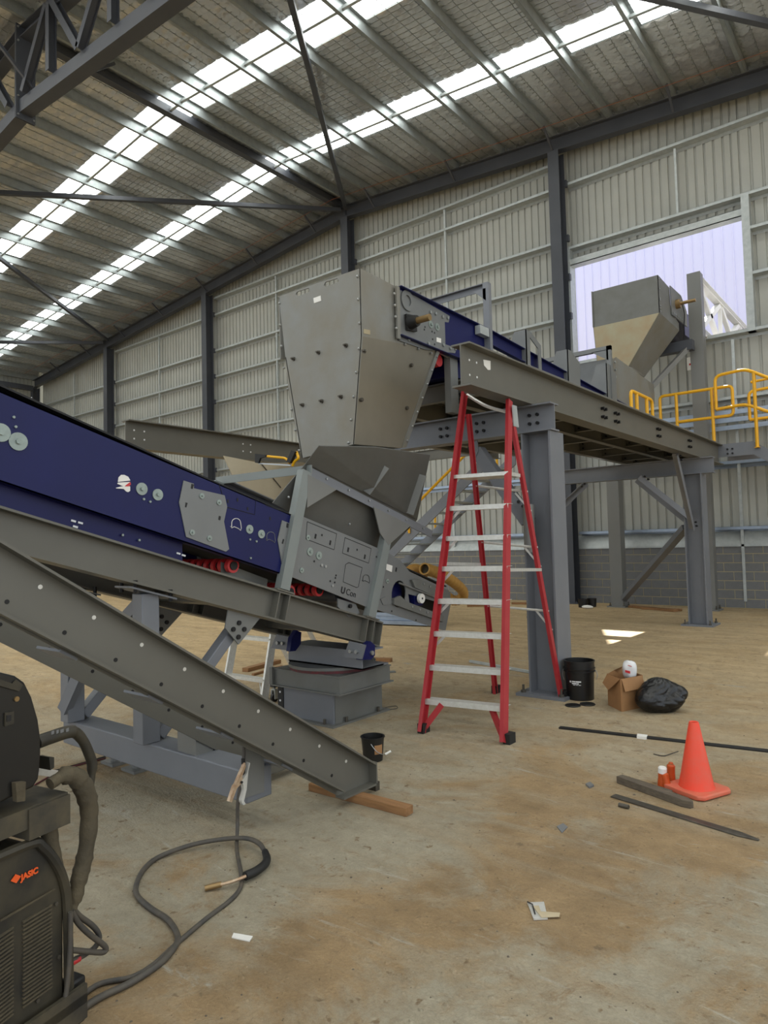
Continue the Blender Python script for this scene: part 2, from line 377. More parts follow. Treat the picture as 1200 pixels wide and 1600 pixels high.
# girts
LEV = [1.73, 3.2, 4.65, 6.1, 7.35, 8.37, 9.4, 10.85]
def girt(x0, x1, z):
    b = B(); y0 = 16.68
    b.box(x0, x1, y0, WALLY, z, z+.004); b.box(x0, x1, y0, y0+.004, z, z+.075); b.box(x0, x1, WALLY-.006, WALLY-.002, z-.075, z); b.box(x0, x1, y0, y0+.03, z+.071, z+.075)
    ob('girt', b, M['galvblue'] if z < 4 else M['galv'], wall)  # low girts get a bluer zinc, the sky's reflection put into the colour
for i in range(len(COLX)-1):
    a, c = COLX[i]+.16, COLX[i+1]-.16
    for z in LEV+[11.52]:
        aa, cc = a, c
        lim = (zr(RIDGE)-z-.15)/SLOPE
        aa = max(aa, RIDGE-lim); cc = min(cc, RIDGE+lim)
        if cc-aa < 1: continue
        if z == 11.52 and i == 1: continue
        if i == 4 and z in (7.35, 8.37):
            girt(OPX1+.1, cc, z); continue
        if i == 4 and z == 9.4: z = 9.15
        girt(aa, cc, z)
    mx = (a+c)/2
    b = B(); prev = 1.8
    ztop = min(zr(mx, -.1), 11.5 if abs(mx-RIDGE) < 8 else 10.85)
    if i == 4: b.box(-3.32, -3.26, 16.70, 16.76, .15, 6.0)
    else: b.box(mx-.03, mx+.03, 16.70, 16.76, 1.5, ztop)
    ob('sag_rod', b, M['galv'], wall)
b = B(); b.box(-4.75+.4, -4.70+.4, 16.70, 16.75, 9.2, 10.8); ob('sag_rod', b, M['galv'], wall)
# opening frame
b = B(); b.box(OPX0-.16, OPX0, 16.66, 16.95, 5.9, 9.2); ob('jamb', b, M['galv'], wall)
b = B(); b.box(OPX1, OPX1+.16, 16.66, 16.95, 6.1, 9.2); ob('jamb', b, M['galv'], wall)
b = B(); b.box(OPX0, OPX1, 16.70, 16.95, OPZ1, OPZ1+.02); b.box(OPX0, OPX1, 16.70, 16.71, OPZ1, OPZ1+.18); b.box(OPX0, OPX1, 16.70, 16.78, OPZ1+.17, OPZ1+.18)
ob('lintel', b, M['galv'], wall)
# columns and rafters
for i, cx in enumerate(COLX):
    zt = zr(cx)
    b = B(); b.box(cx-.15, cx+.15, 16.30, 16.315, .02, zt); b.box(cx-.15, cx+.15, 16.635, 16.65, .02, zt); b.box(cx-.006, cx+.006, 16.315, 16.635, .02, zt)
    c_ = ob('column', b, M['darksteel'], wall)
    b = B(); b.box(cx-.25, cx+.25, 16.22, 16.70, 0, .02)
    for sx in (-.2, .2):
        for yy in (16.26, 16.67): b.cyl((cx+sx, yy, .02), (cx+sx, yy, .07), .014, 6)
    ob('base_plate', b, M['darksteel'], c_)
    for z in LEV[1:]:
        if z > zt-.2: continue
        b = B(); b.box(cx+.15, cx+.21, 16.6, 16.7, z-.05, z+.12); ob('cleat', b, M['darksteel'], c_)
for s_ in (-1, 1):
    xe = XL if s_ < 0 else XR
    b = B(); b.ibeam((RIDGE, 16.44, zr(RIDGE, .4)), (xe, 16.44, zr(xe, .4)), .4, .22, .016, .012)
    ob('end_rafter', b, M['darksteel'], wall)
# window of the next building seen through the opening
b = B(); x = -16.0
prof = []
while x < 6: prof += [(x, 0), (x+.2, 0), (x+.215, -.03), (x+.235, -.03), (x+.25, 0)]; x += .3
vv = []
for xx, d in prof: vv += [(xx, 23.0+d, 0), (xx, 23.0+d, 12.2)]
b.add(vv, [(2*i, 2*i+1, 2*i+3, 2*i+2) for i in range(len(prof)-1)])
ob('neighbour_building', b, M['outclad'], label='pale ribbed wall of the next building seen through the wall opening', cat='building', recalc=False, ang=20)

# --- left side wall
wl = thing('wall_left', 'cream ribbed side wall in the far left corner', 'wall', (XL, 0, 0), kind='structure')
b = B(); y = -8.0; prof = []
while y < WALLY: prof += [(y, 0), (y+.14, 0), (y+.152, -.035), (y+.184, -.035), (y+.196, 0)]; y += .2
vv = []
for yy, d in prof: vv += [(XL-.2+d, yy, 0), (XL-.2+d, yy, 11.2)]
b.add(vv, [(2*i, 2*i+2, 2*i+3, 2*i+1) for i in range(len(prof)-1)])
ob('cladding_sheet', b, M['clad'], wl, recalc=False, ang=20)
for z in LEV[:-1]:
    b = B(); b.box(XL-.2, XL, -8, 16.2, z, z+.004); b.box(XL-.004, XL, -8, 16.2, z, z+.075); ob('girt', b, M['galv'], wl)
for yy in (6.27, -3.8):
    b = B(); b.ibeam((XL+.3, yy, 10.3), (XL+.3, yy, .02), .4, .25, .016, .012, up=(1,0,0)); ob('column', b, M['darksteel'], wl)
b = B(); b.bar((XL+.2, 16.2, 10.9-1.1), (XL+2.9, 16.2, 6.4), .08, .08); ob('corner_brace', b, M['frame'], wl)
b = B(); b.box(XL, XL+.2, -8, 16.3, 10.2, 10.45); ob('eave_beam', b, M['darksteel'], wl)

# --- roof
YB, YV = -14.0, 4.6
ceil = thing('ceiling', 'foil lined roof on galvanised purlins with two bands of white skylights', 'roof', (RIDGE, 0, 12.9), kind='structure')
PUR = [RIDGE+.35]+[RIDGE+s_*(1.3+1.5*k) for s_ in (1, -1) for k in range(15)]
PUR = sorted(p for p in PUR if XL < p < XR)
EDGES = [XL-.2]+PUR+[XR]
SKYB = [(9.55, 10.55), (13.1, 13.95)]
LIN = .66     # lining height above the rafter underside
def quilt(x0, x1, y0, y1):
    b = B(); nc = max(1, round((x1-x0)/.3)); nr = max(1, round((y1-y0)/.15)); W = 2*nc+1; H = 2*nr+1; vv = []
    for j in range(H):
        yy = y0+(y1-y0)*j/(2*nr)
        for i in range(W):
            xx = x0+(x1-x0)*i/(2*nc)
            d = 0 if (i % 2 == 0 or j % 2 == 0) else -random.uniform(.03, .075)
            if i % 2 == 1 and j % 2 == 0: d = -.012
            vv.append((xx, yy, zr(xx, LIN)+d+random.uniform(-.003, .003)))
    return b.add(vv, [(j*W+i, (j+1)*W+i, (j+1)*W+i+1, j*W+i+1) for j in range(H-1) for i in range(W-1)])
XVIS = (-37.5, .6)
for i in range(len(EDGES)-1):
    a, c = EDGES[i], EDGES[i+1]
    cuts = [a, c] if not (a < RIDGE < c) else [a, RIDGE, c]
    for a_, c_ in zip(cuts, cuts[1:]):
        y = YV
        for s0, s1 in SKYB:
            if c_ < XVIS[1]+1: ob('insulation_panel', quilt(a_, c_, y, s0), M['foil'], ceil, recalc=False, ang=80)
            else:
                b = B(); b.add([(a_, y, zr(a_, LIN)), (c_, y, zr(c_, LIN)), (c_, s0, zr(c_, LIN)), (a_, s0, zr(a_, LIN))], [(0,3,2,1)]); ob('insulation_panel', b, M['foilback'], ceil, recalc=False)
            b = B(); b.add([(a_, s0, zr(a_, LIN+.02)), (c_, s0, zr(c_, LIN+.02)), (c_, s1, zr(c_, LIN+.02)), (a_, s1, zr(a_, LIN+.02))], [(0,3,2,1)])
            ob('skylight_panel', b, M['sky'], ceil, recalc=False)
            y = s1
        ob('insulation_panel', quilt(a_, c_, y, WALLY), M['foil'], ceil, recalc=False, ang=80)
SKYN = [(-10.55, -9.55), (-7.0, -6.15), (-.5, .5), (3.05, 3.9)]          # unseen nearer bays get the same two bands, added for top light
for a, c in ((XL-.4, RIDGE), (RIDGE, XR+.2)):
    ys_ = [YB]+[q for s_ in SKYN for q in s_]+[YV]
    for k in range(len(ys_)-1):
        y0, y1 = ys_[k], ys_[k+1]; b = B(); b.add([(a, y0, zr(a, LIN)), (c, y0, zr(c, LIN)), (c, y1, zr(c, LIN)), (a, y1, zr(a, LIN))], [(0,3,2,1)])
        ob('skylight_panel' if k % 2 else 'roof_lining', b, M['sky'] if k % 2 else M['foilback'], ceil, recalc=False)
b = B()
for a, c in ((XL-.4, RIDGE), (RIDGE, XR+.2)):
    for y0, y1 in ((YB, 9.55), (10.55, 13.1), (13.95, WALLY+.2)):
        b.add([(a, y0, zr(a, LIN+.05)), (c, y0, zr(c, LIN+.05)), (c, y1, zr(c, LIN+.05)), (a, y1, zr(a, LIN+.05))], [(0,1,2,3)])
ob('roof_sheet', b, M['galv'], ceil, recalc=False)
# safety mesh wires
b = B()
for s_ in (-1, 1):
    xe = XL if s_ < 0 else XR
    y = 5.0
    while y < WALLY:
        b.bar((RIDGE, y, zr(RIDGE, LIN-.012)), (xe, y, zr(xe, LIN-.012)), .010, .008); y += .15
for i in range(len(EDGES)-1):
    for k in range(5):
        xx = EDGES[i]+(EDGES[i+1]-EDGES[i])*k/5; b.bar((xx, 5, zr(xx, LIN-.012)), (xx, WALLY, zr(xx, LIN-.012)), .010, .008)
ob('safety_mesh', b, M['bolt'], ceil, kind='stuff', recalc=False)
for xx in PUR:
    s_ = 1 if xx > RIDGE else -1
    b = B(); z0 = zr(xx, .4); y0, y1 = YB, 16.56
    b.box(xx-.004, xx+.004, y0, y1, z0, z0+.25); b.box(xx-.075, xx, y0, y1, z0, z0+.005); b.box(xx-.075, xx-.07, y0, y1, z0, z0+.02); b.box(xx, xx+.075, y0, y1, z0+.244, z0+.25)
    ob('purlin', b, M['purl'], ceil)
b = B(); b.bar((RIDGE-.2, 6.4, zr(RIDGE, .48)), (RIDGE-.2, 16.5, zr(RIDGE, .48)), .2, .2); ob('ridge_strut', b, M['darksteel'], ceil)
for yb in (9.9, 13.42):
    for i in range(len(PUR)-1):
        a, c = PUR[i], PUR[i+1]
        if c > 1.5: continue
        b = B(); b.bar((a+.004, yb, zr(a, .53)), (c-.004, yb, zr(c, .53)), .07, .06); b.box(c-.05, c-.01, yb-.05, yb+.05, zr(c, .42), zr(c, .62))
        ob('bridging', b, M['galv'], ceil)
# roof bracing tubes in plan
for (xa, ya, xb, yb) in ((-14.4, 16.3, -7.3, 6.3), (-14.6, 16.3, -22.0, 6.3), (-29.2, 16.3, -22.0, 6.3), (-29.6, 16.3, -36.7, 6.3), (-.8, 16.3, -8.2, 7.0)):
    b = B(); b.bar((xa, ya, zr(xa, .27)), (xb, yb, zr(xb, .27)), .12, .12); ob('brace_tube', b, M['darksteel'], ceil)
# fly braces at every second purlin
for xx in PUR[::2]:
    if XL+1 < xx < 1:
        b = B(); b.bar((xx, 15.8, zr(xx, .42)), (xx-.02, 16.33, zr(xx, .03)), .05, .05); ob('fly_brace', b, M['darksteel'], ceil)
# roof truss at the first inner frame
TY, TD = 6.27, 1.9
tr = thing('roof_truss', 'dark grey steel roof truss overhead in the top left corner', 'truss', (RIDGE, TY, 10.8), kind='structure')
for s_ in (-1, 1):
    xe = XL+.4 if s_ < 0 else XR-.4
    b = B(); b.ibeam((RIDGE, TY, zr(RIDGE, .4)), (xe, TY, zr(xe, .4)), .25, .25, .016, .012); ob('top_chord', b, M['darksteel'], tr)
    b = B(); b.bar((RIDGE, TY, zr(RIDGE, -1.35)), (xe, TY, zr(xe, -1.35)), .26, .28); ob('bottom_chord', b, M['darksteel'], tr)
    d = .35; k = 0
    while d < 20:
        xa = RIDGE+s_*d; xb = RIDGE+s_*(d+1.15); xm = RIDGE+s_*(d+2.3)
        b = B(); b.ibeam((xb, TY-.08, zr(xb, -1.2)), (xb, TY-.08, zr(xb, .2)), .16, .14, .01, .008, up=(0,1,0)); ob('web_post', b, M['darksteel'], tr)
        b = B(); b.ibeam((xa, TY-.08, zr(xa, -1.2)), (xb-s_*.1, TY-.08, zr(xb, .2)), .16, .14, .01, .008, up=(0,1,0)); ob('web_diagonal', b, M['darksteel'], tr)
        b = B(); b.ibeam((xm, TY-.08, zr(xm, -1.2)), (xb+s_*.1, TY-.08, zr(xb, .2)), .16, .14, .01, .008, up=(0,1,0)); ob('web_diagonal', b, M['darksteel'], tr)
        d += 2.3
for dx in (-.03, .01):
    b = B(); b.box(RIDGE+dx, RIDGE+dx+.02, TY-.2, TY+.2, zr(RIDGE, -1.62), zr(RIDGE, .42)); 
    ob('splice_plate', b, M['darksteel'], tr)
b = B()
for z in (-1.55, -1.15, .05, .35):
    for yy in (-.16, .16): b.cyl((RIDGE-.06, TY+yy, zr(RIDGE, z)), (RIDGE+.06, TY+yy, zr(RIDGE, z)), .02, 6)
ob('bolts', b, M['bolt'], tr)
# fly rods from the truss foot up to purlins
b = B(); b.bar((RIDGE+.5, TY, zr(RIDGE, -1.2)), (RIDGE+.4, TY-1.8, zr(RIDGE, .45)), .06, .06); ob('fly_brace', b, M['darksteel'], tr)
b = B(); b.bar((RIDGE+.5, TY, zr(RIDGE, -1.2)), (RIDGE+.4, TY+1.8, zr(RIDGE, .45)), .06, .06); ob('fly_brace', b, M['darksteel'], tr)
# orange string line under the purlins
b = B(); b.tube([(XL+1, 15.5, zr(XL+1, .36)), (RIDGE, 15.75, zr(RIDGE, .36)), (2, 15.8, zr(2, .36))], .006, 5)
ob('string_line', b, M['string'], label='thin orange string line stretched under the roof purlins by the end wall', cat='string')
# ================================================================== mezzanine platform
plat = thing('mezzanine_platform', 'grey steel mezzanine platform of bolted beams on tall H columns', 'platform', (-6, 10, 0))
b = B(); b.ibeam((-3.3, 5.28, 3.43), (-3.3, 14.9, 3.43), .40, .20, .016, .012); eb = ob('edge_beam', b, M['beamp'], plat)
b = B(); b.ibeam((-8.72, 5.12, 3.43), (-8.72, 11.4, 3.43), .40, .20, .016, .012); eb2 = ob('edge_beam', b, M['beamp'], plat)
# bolt holes read as small discs at the beam ends, sticker on the near one
b = B()
for yy, zz in ((5.42, 3.30), (5.42, 3.16), (5.55, 3.30), (5.55, 3.16)): b.cyl((-3.293, yy, zz), (-3.29, yy, zz), .011, 8)
ob('bolt_holes', b, M['white'], eb)
b = B()
for yy0 in (5.25, 7.2):
    for yy, zz in ((0, 3.30), (0, 3.18), (.16, 3.30), (.16, 3.18)): b.cyl((-8.714, yy0+yy, zz), (-8.708, yy0+yy, zz), .013, 8)
ob('bolt_holes', b, M['white'], eb2)
b = B(); b.prism([px(x_, y_, -3.293) for x_, y_ in ((755,562),(766,564),(766,578),(762,578),(756,571))], (.003, 0, 0)); ob('sticker', b, M['sticker'], eb)
for i, yy in enumerate((8.72, 9.18, 11.0, 12.75)):
    b = B()
    for dy in (-.05, .05):
        for z in (3.19, 3.30): b.cyl((-3.30, yy+dy, z), (-3.25, yy+dy, z), .02, 6)
    ob('bolt_cluster', b, M['blackbolt'], eb)
# cross beams under the edge beams
for yy in (6.6, 13.2):
    b = B(); b.ibeam((-6.4 if yy < 10 else -6.6, yy, 3.028), (-3.0, yy, 3.028), .29, .2, .016, .012)
    cbm = ob('cross_beam', b, M['frame'], plat)
    if yy < 10:
        b = B()
        for x0_ in (-4.42, -3.93, -3.28):
            for dx in (0, .09):
                for z in (2.84, 2.93): b.cyl((x0_+dx, yy-.005, z), (x0_+dx, yy-.03, z), .018, 8)
        ob('bolts', b, M['blackbolt'], cbm)
# joists and noggings under the deck
for xx, y1 in ((-4.15, 14.9), (-5.0, 14.9), (-5.9, 11.4), (-6.35, 11.4)):
    b = B(); b.ibeam((xx, 6.45, 3.425), (xx, y1, 3.425), .26, .1, .01, .008); ob('joist', b, M['beamp'], plat)
for yy in (6.5, 7.6, 8.7, 9.8, 10.9, 12.0, 13.1, 14.2, 14.85):
    for xa, xb in ((-3.3, -4.15), (-4.15, -5.0), (-5.0, -5.9), (-5.9, -6.35), (-6.35, -8.7)):
        if xb == -8.7 and yy < 10: continue
        if yy > 11.4 and xb < -5.1: continue
        b = B(); b.ibeam((xa-.01, yy, 3.42), (xb+.01, yy, 3.42), .2, .08, .008, .006); nog = ob('nogging', b, M['beamp'], plat)
        if xb >= -5.1:
            b = B()
            for xq in (xa-.08, xb+.08):
                for z in (3.27, 3.35): b.cyl((xq, yy-.03, z), (xq, yy+.03, z), .016, 6)
            ob('bolts', b, M['blackbolt'], nog)
k = 0
for y0 in (6.5, 7.6, 8.7, 9.8, 10.9, 12.0, 13.1, 14.2):
    for xa, xb in ((-3.21, -5.0), (-5.0, -6.4)):
        if y0 > 10.5 and xb < -5.1: continue
        b = B(); b.box(xb+.004, xa-.004, y0+.004, min(y0+1.1, 14.9)-.004, 3.43, 3.445); ob('deck_plate', b, M['paint'], plat)
# columns: flanges face left and right, web across
def hcol(cx, cy, z1, par, m, s_=.32, name='column', base=.54):
    b = B(); h = s_/2
    b.box(cx-h, cx-h+.02, cy-h, cy+h, .03, z1); b.box(cx+h-.02, cx+h, cy-h, cy+h, .03, z1); b.box(cx-h+.02, cx+h-.02, cy-.008, cy+.008, .03, z1)
    c_ = ob(name, b, m, par)
    b = B(); b.box(cx-base/2, cx+base/2, cy-base/2, cy+base/2, 0, .03); bp = ob('base_plate', b, m, c_)
    b = B()
    for sx in (-1, 1):
        for sy in (-1, 1):
            q = (cx+sx*(base/2-.06), cy+sy*(base/2-.06))
            b.cyl((q[0], q[1], .03), (q[0], q[1], .055), .028, 6); b.cyl((q[0], q[1], .055), (q[0], q[1], .11), .013, 8)
    ob('anchor_bolts', b, M['steelbar'], c_)
    return c_
hcol(-3.19, 6.68, 2.735, plat, M['frame'], .33)
hcol(-3.36, 13.25, 2.735, plat, M['frame'], .33)
hcol(-8.45, 9.5, 3.03, plat, M['frame'], .3)
def brace(p, q, wd=.1, t=.1, m='frame', nm='knee_brace', par=plat):
    b = B(); b.angle(p, q, wd, t, .012); o = ob(nm, b, M[m], par)
    d = (Vector(q)-Vector(p)).normalized()
    b = B()
    for e, s_ in ((Vector(p), 1), (Vector(q), -1)):
        for k in (.05, .13): 
            c_ = e+d*k*s_; b.cyl(c_+Vector((.03, -.02, 0)), c_+Vector((.03, .02, 0)), .02, 6)
    ob('bolts', b, M['blackbolt'], o); return o
b = B(); b.bar(py(747, 705, 6.6), py(826, 815, 6.6), .12, .14); kb = ob('knee_brace', b, M['frame'], plat)
b = B(); b.prism([py(x_, y_, 6.53) for x_, y_ in ((735,693),(745,688),(747,705),(742,716),(733,708))], (0, .02, 0)); ob('gusset', b, M['frame'], kb)
b = B(); b.prism([py(x_, y_, 6.52) for x_, y_ in ((802,785),(812,780),(824,800),(824,818))], (0, .02, 0))
ob('gusset', b, M['frame'], kb)
b = B()
for q in ((810,784),(817,791),(733,700)): b.cyl(py(*q, 6.52), py(*q, 6.49), .018, 8)
ob('bolts', b, M['blackbolt'], kb)
hcol(-6.42, 13.25, 2.735, plat, M['frame'], .3); brace((-6.2, 13.2, 2.1), (-5.4, 13.2, 2.75))
brace((-3.5, 13.2, 1.95), (-4.35, 13.2, 2.75)); brace((-3.3, 12.95, 1.75), (-3.3, 12.1, 3.02)); brace((-3.4, 13.1, 2.0), (-4.1, 12.6, 2.75))
b = B(); b.bar((-3.55, 13.3, 1.78), (-5.72, 15.95, .18), .14, .1); ob('raking_brace', b, M['frame'], plat)
a0, a1 = px(838, 790, -3.1), px(839, 853, -3.1)
b = B(); b.cyl((-3.28, 6.49, 1.48), (-3.28, 6.49, 1.98), .06, 14); ob('pipe_sleeve', b, M['paint'], plat)

# posts by the wall that carry the incoming conveyor
p1 = thing('conveyor_post', 'tall grey steel post in front of the wall opening beside the far hopper', 'post', (-3.9, 16.1, 0))
hcol(-3.84, 16.0, 7.42, p1, M['paint'], .26, 'shaft', .42)
b = B(); b.box(-3.98, -3.70, 15.86, 15.87, .03, 7.42); ob('face_plate', b, M['paint'], p1)
b = B(); b.bar((-3.84, 15.6, 5.75), (-5.2, 15.6, 5.75), .2, .22); ob('head_beam', b, M['darksteel'], p1)
b = B(); b.angle((-3.95, 15.5, 5.7), (-4.62, 14.4, 4.55), .1, .1, .012); ob('strut', b, M['paint'], p1)
p2 = thing('conveyor_post', 'short grey steel post under the platform with a raking brace at its foot', 'post', (-5.85, 16.1, 0))
hcol(-5.83, 16.0, 3.1, p2, M['paint'], .28, 'shaft', .44)
b = B(); b.box(-5.97, -5.69, 15.85, 15.86, .03, 3.1); ob('face_plate', b, M['paint'], p2)

# ------------------------------------------------------------------ guard rails
def rail(name, label, paths, posts, r=.031, loc=(0,0,0)):
    t = thing(name, label, 'guard rail', loc)
    for p in paths: b = B(); b.tube(p, r, 8); ob('rail', b, M['yellow'], t)
    for p, q in posts:
        b = B(); b.cyl(p, q, r*1.05, 8); o = ob('post', b, M['yellow'], t)
        b = B(); b.cb((p[0], p[1], p[2]+.005), .09, .09, .01); ob('foot_plate', b, M['yellow'], o)
    return t
def rnd(pts, r=.09, n=4):                     # round the corners of a polyline
    P = [Vector(p) for p in pts]; out = [P[0]]
    for i in range(1, len(P)-1):
        a = (P[i-1]-P[i]); c = (P[i+1]-P[i]); k = min(r, a.length*.45, c.length*.45); a = P[i]+a.normalized()*k; c = P[i]+c.normalized()*k
        for j in range(n+1):
            t = j/n; out.append(a*(1-t)**2+P[i]*2*t*(1-t)+c*t*t)
    return out+[P[-1]]
Z = 3.445; T = 4.59
rail('guard_rail', 'yellow tube guard rail along the far end of the mezzanine', [rnd([(-4.38, 14.88, Z), (-4.38, 14.88, T), (-2.98, 14.88, T), (-2.98, 14.88, 4.0), (-4.05, 14.88, 4.0)])],
     [((-4.05, 14.88, Z), (-4.05, 14.88, T)), ((-3.36, 14.88, Z), (-3.36, 14.88, T))], loc=(-3.7, 14.88, Z))
rail('guard_rail', 'short yellow hoop guard rail with close uprights beside the far skirt box', [rnd([(-3.45, 10.3, Z), (-3.45, 10.3, 3.83), (-3.45, 11.3, 3.83), (-3.45, 11.3, Z)])],
     [((-3.45, 10.56, Z), (-3.45, 10.56, 3.83)), ((-3.45, 11.03, Z), (-3.45, 11.03, 3.83))], loc=(-3.45, 10.8, Z), r=.026)
s0 = py(1143, 605, 14.86)
def stair_rail(Y): 
    top = [(-3.28, Y, 4.15), (-3.28, Y, 4.83), (-2.72, Y, 4.87), (-2.0, Y, 4.42), (1.5, Y, 1.5), (1.5, Y, 1.0), (-2.0, Y, 3.78), (-2.75, Y, 4.18), (-3.28, Y, 4.15)]
    return rnd(top, .13)
rail('stair_hand_rail', 'yellow looped hand rail on the near side of the right hand stair', [stair_rail(14.84)], [((-2.58, 14.84, 3.3), (-2.58, 14.84, 4.80)), ((-.9, 14.84, 1.85), (-.9, 14.84, 3.5)), ((.9, 14.84, .4), (.9, 14.84, 2.0))], loc=(-2.6, 14.84, 3.3))
rail('stair_hand_rail', 'yellow looped hand rail on the wall side of the right hand stair', [rnd([(-2.85, 15.75, 4.0), (-2.85, 15.75, T), (-2.3, 15.75, 4.62), (1.6, 15.75, 1.5), (1.6, 15.75, 1.0), (-2.2, 15.75, 4.0), (-2.85, 15.75, 4.0)], .12), [(-2.8, 15.75, 4.78), (-2.45, 15.75, 4.80), (1.5, 15.75, 1.7)]],
     [((-2.4, 15.75, 3.2), (-2.4, 15.75, 4.72)), ((-.7, 15.75, 1.8), (-.7, 15.75, 3.3))], loc=(-2.4, 15.75, 3.2))
# ------------------------------------------------------------------ stairs
def stair(name, label, pts, Ya, Yb, n, treadw=.25, h=.26, m='frame'):
    t = thing(name, label, 'stair', (pts[-1][0], (Ya+Yb)/2, 0))
    for Y in (Ya, Yb):
        b = B(); P = pts
        poly = [Vector((x_, Y, z_)) for x_, z_ in P]+[Vector((x_, Y, z_-h)) for x_, z_ in reversed(P)]
        b.prism(poly, (0, .03, 0)); ob('stringer', b, M[m], t)
    (xa, za), (xb, zb) = pts[-2], pts[-1]
    for k in range(1, n+1):
        f = k/(n+1); cx = xa+(xb-xa)*f; cz = za+(zb-za)*f-.12
        b = B(); b.box(cx-treadw/2, cx+treadw/2, Ya+.03, Yb, cz-.03, cz); ob('tread', b, M['alu'] if m == 'alu' else M['galv'], t)
    return t
rs = stair('staircase', 'grey steel stair dropping to the right from the far end of the mezzanine', [(-3.3, 3.44), (-2.66, 3.44), (1.9, .26)], 14.88, 15.75, 15)
b = B(); b.box(-3.2, -2.7, 14.91, 15.75, 3.42, 3.44); ob('landing_plate', b, M['yellow'], rs)
b = B()
for q in (-3.12, -3.03):
    for z in (3.24, 3.33): b.cyl((q, 14.88, z), (q, 14.86, z), .02, 6)
ob('bolts', b, M['blackbolt'], rs)
ls = stair('staircase', 'grey steel stair with yellow rail descending left behind the lower conveyor tail', [(-6.55, 3.42), (-10.9, .24)], 11.55, 12.45, 14, .27)
for Y in (11.52, 12.5):
    b = B(); b.tube([(-6.6, Y, 3.75), (-10.6, Y, .8)], .03, 8); ob('hand_rail', b, M['yellow'], ls)
    for f in (.1, .5, .9):
        b = B(); q = Vector((-6.6, Y, 3.75)).lerp(Vector((-10.6, Y, .8)), f); b.cyl((q.x, Y, q.z-.45), q, .025, 8); ob('rail_post', b, M['yellow'], ls)

# ------------------------------------------------------------------ incoming conveyor boom outside the opening
bo = thing('conveyor_boom', 'white lattice conveyor boom coming in through the wall opening', 'conveyor', (-4.4, 19, 0))
for xx in (-3.88, -5.35):
    for z in (7.5, 6.3):
        b = B(); b.ibeam((xx, 16.15, z), (xx, 22.9, z), .16, .16, .014, .01); ob('chord', b, M['white'], bo)
    yy = 16.3; k = 0
    while yy < 20.9:
        z0, z1 = (6.25, 7.38); st_ = 2.1
        b = B(); b.bar((xx, yy, z0), (xx, yy+st_, z1), .1, .12); ob('diagonal', b, M['white'], bo)
        b = B(); b.bar((xx, yy, z1), (xx, yy+st_, z0), .1, .12); ob('diagonal', b, M['white'], bo)
        b = B(); b.bar((xx, yy+st_, z0), (xx, yy+st_, z1), .08, .08, up=(1,0,0)); ob('upright', b, M['white'], bo)
        yy += 2.1
b = B(); b.box(-5.1, -5.08, 16.3, 22.9, 6.2, 6.75); b.box(-4.2, -4.18, 16.3, 22.9, 6.2, 6.75); ob('side_panel', b, M['blue'], bo)
b = B(); b.box(-5.08, -4.2, 15.0, 22.9, 6.6, 6.62); ob('belt', b, M['belt'], bo)
# ------------------------------------------------------------------ far hopper (head chute of that conveyor)
FH = thing('hopper', 'grey steel transfer hopper with a yellowed lower cone in front of the wall opening', 'hopper', (-4.7, 14.5, 4.8))
Yf, Xr, Xl, Yb = 14.0, -4.05, -5.42, 15.35
zt, zm = 6.87, 6.1; t = .012
b = B(); b.prism([(Xl, Yf, zm), (Xr, Yf, zm), (Xr, Yf, zt), (Xl, Yf, zt)], (0, t, 0)); ob('front_plate', b, M['hop2'], FH)
bx = [(Xr, Yf, zm), (Xr, Yf, zt), (Xr, 14.75, zt-.05), (Xr, 14.8, 6.35), (Xr, Yb, 6.2), (Xr, Yb, zm-.05)]
b = B(); b.prism(bx, (-t, 0, 0)); ob('side_plate', b, M['hop2'], FH)
b = B(); b.prism([(Xl, y_, z_) for _, y_, z_ in bx], (t, 0, 0)); ob('side_plate', b, M['hop2'], FH)
b = B(); b.box(Xl, Xr, Yb-t, Yb, zm-.05, 6.2); b.box(Xl, Xl+.02, Yf-.03, Yf, zm, zt); ob('back_plate', b, M['hop2'], FH)
L0, L1, R0, R1 = Vector((-5.36, 14.02, 5.08)), Vector((-5.36, 14.75, 5.08)), Vector((-4.71, 14.02, 5.14)), Vector((-4.62, 14.75, 5.05))
b = B(); b.prism([(Xl, Yf, zm), (Xr, Yf, zm), R0, L0], (0, t, 0)); ob('front_cone_plate', b, M['hopr'], FH)
b = B(); b.prism([(Xr, Yf, zm), (Xr, Yb, zm-.05), R1, R0], (-t, 0, 0)); ob('side_cone_plate', b, M['hop'], FH)
b = B(); b.prism([(Xl, Yf, zm), (Xl, Yb, zm-.05), L1, L0], (t, 0, 0)); ob('side_cone_plate', b, M['hop'], FH)
b = B(); b.prism([(Xl, Yb, zm-.05), (Xr, Yb, zm-.05), R1, L1], (0, -t, 0)); ob('back_cone_plate', b, M['hop'], FH)
b = B(); b.box(-5.3, -4.68, 14.06, 14.7, 4.5, 5.1); ob('spout', b, M['hop'], FH)
b = B(); b.box(-5.37, -4.63, 14.01, 14.76, 5.03, 5.09); ob('outlet_flange', b, M['hop'], FH)
hd = B(); hd.prism([(Xr+.01, 14.72, 6.85), (Xr+.01, 15.5, 6.85), (Xr+.01, 15.9, 6.6), (Xr+.01, 15.9, 6.25), (Xr+.01, 14.78, 6.25)], (.02, 0, 0)); ob('head_plate', hd, M['plate'], FH)
b = B(); b.cyl((Xr+.03, 15.1, 6.55), (Xr+.12, 15.1, 6.55), .1, 14); b.cyl((Xr+.1, 15.1, 6.55), (Xr+.42, 15.1, 6.55), .035, 12); ob('drive_shaft', b, M['brass'], FH)
b = B()
for k in range(7): b.cyl((Xr+.005, 14.04, 5.6+.2*k if k > 2 else 6.13+.12*k), (Xr+.02, 14.04, 5.6+.2*k if k > 2 else 6.13+.12*k), .016, 6)
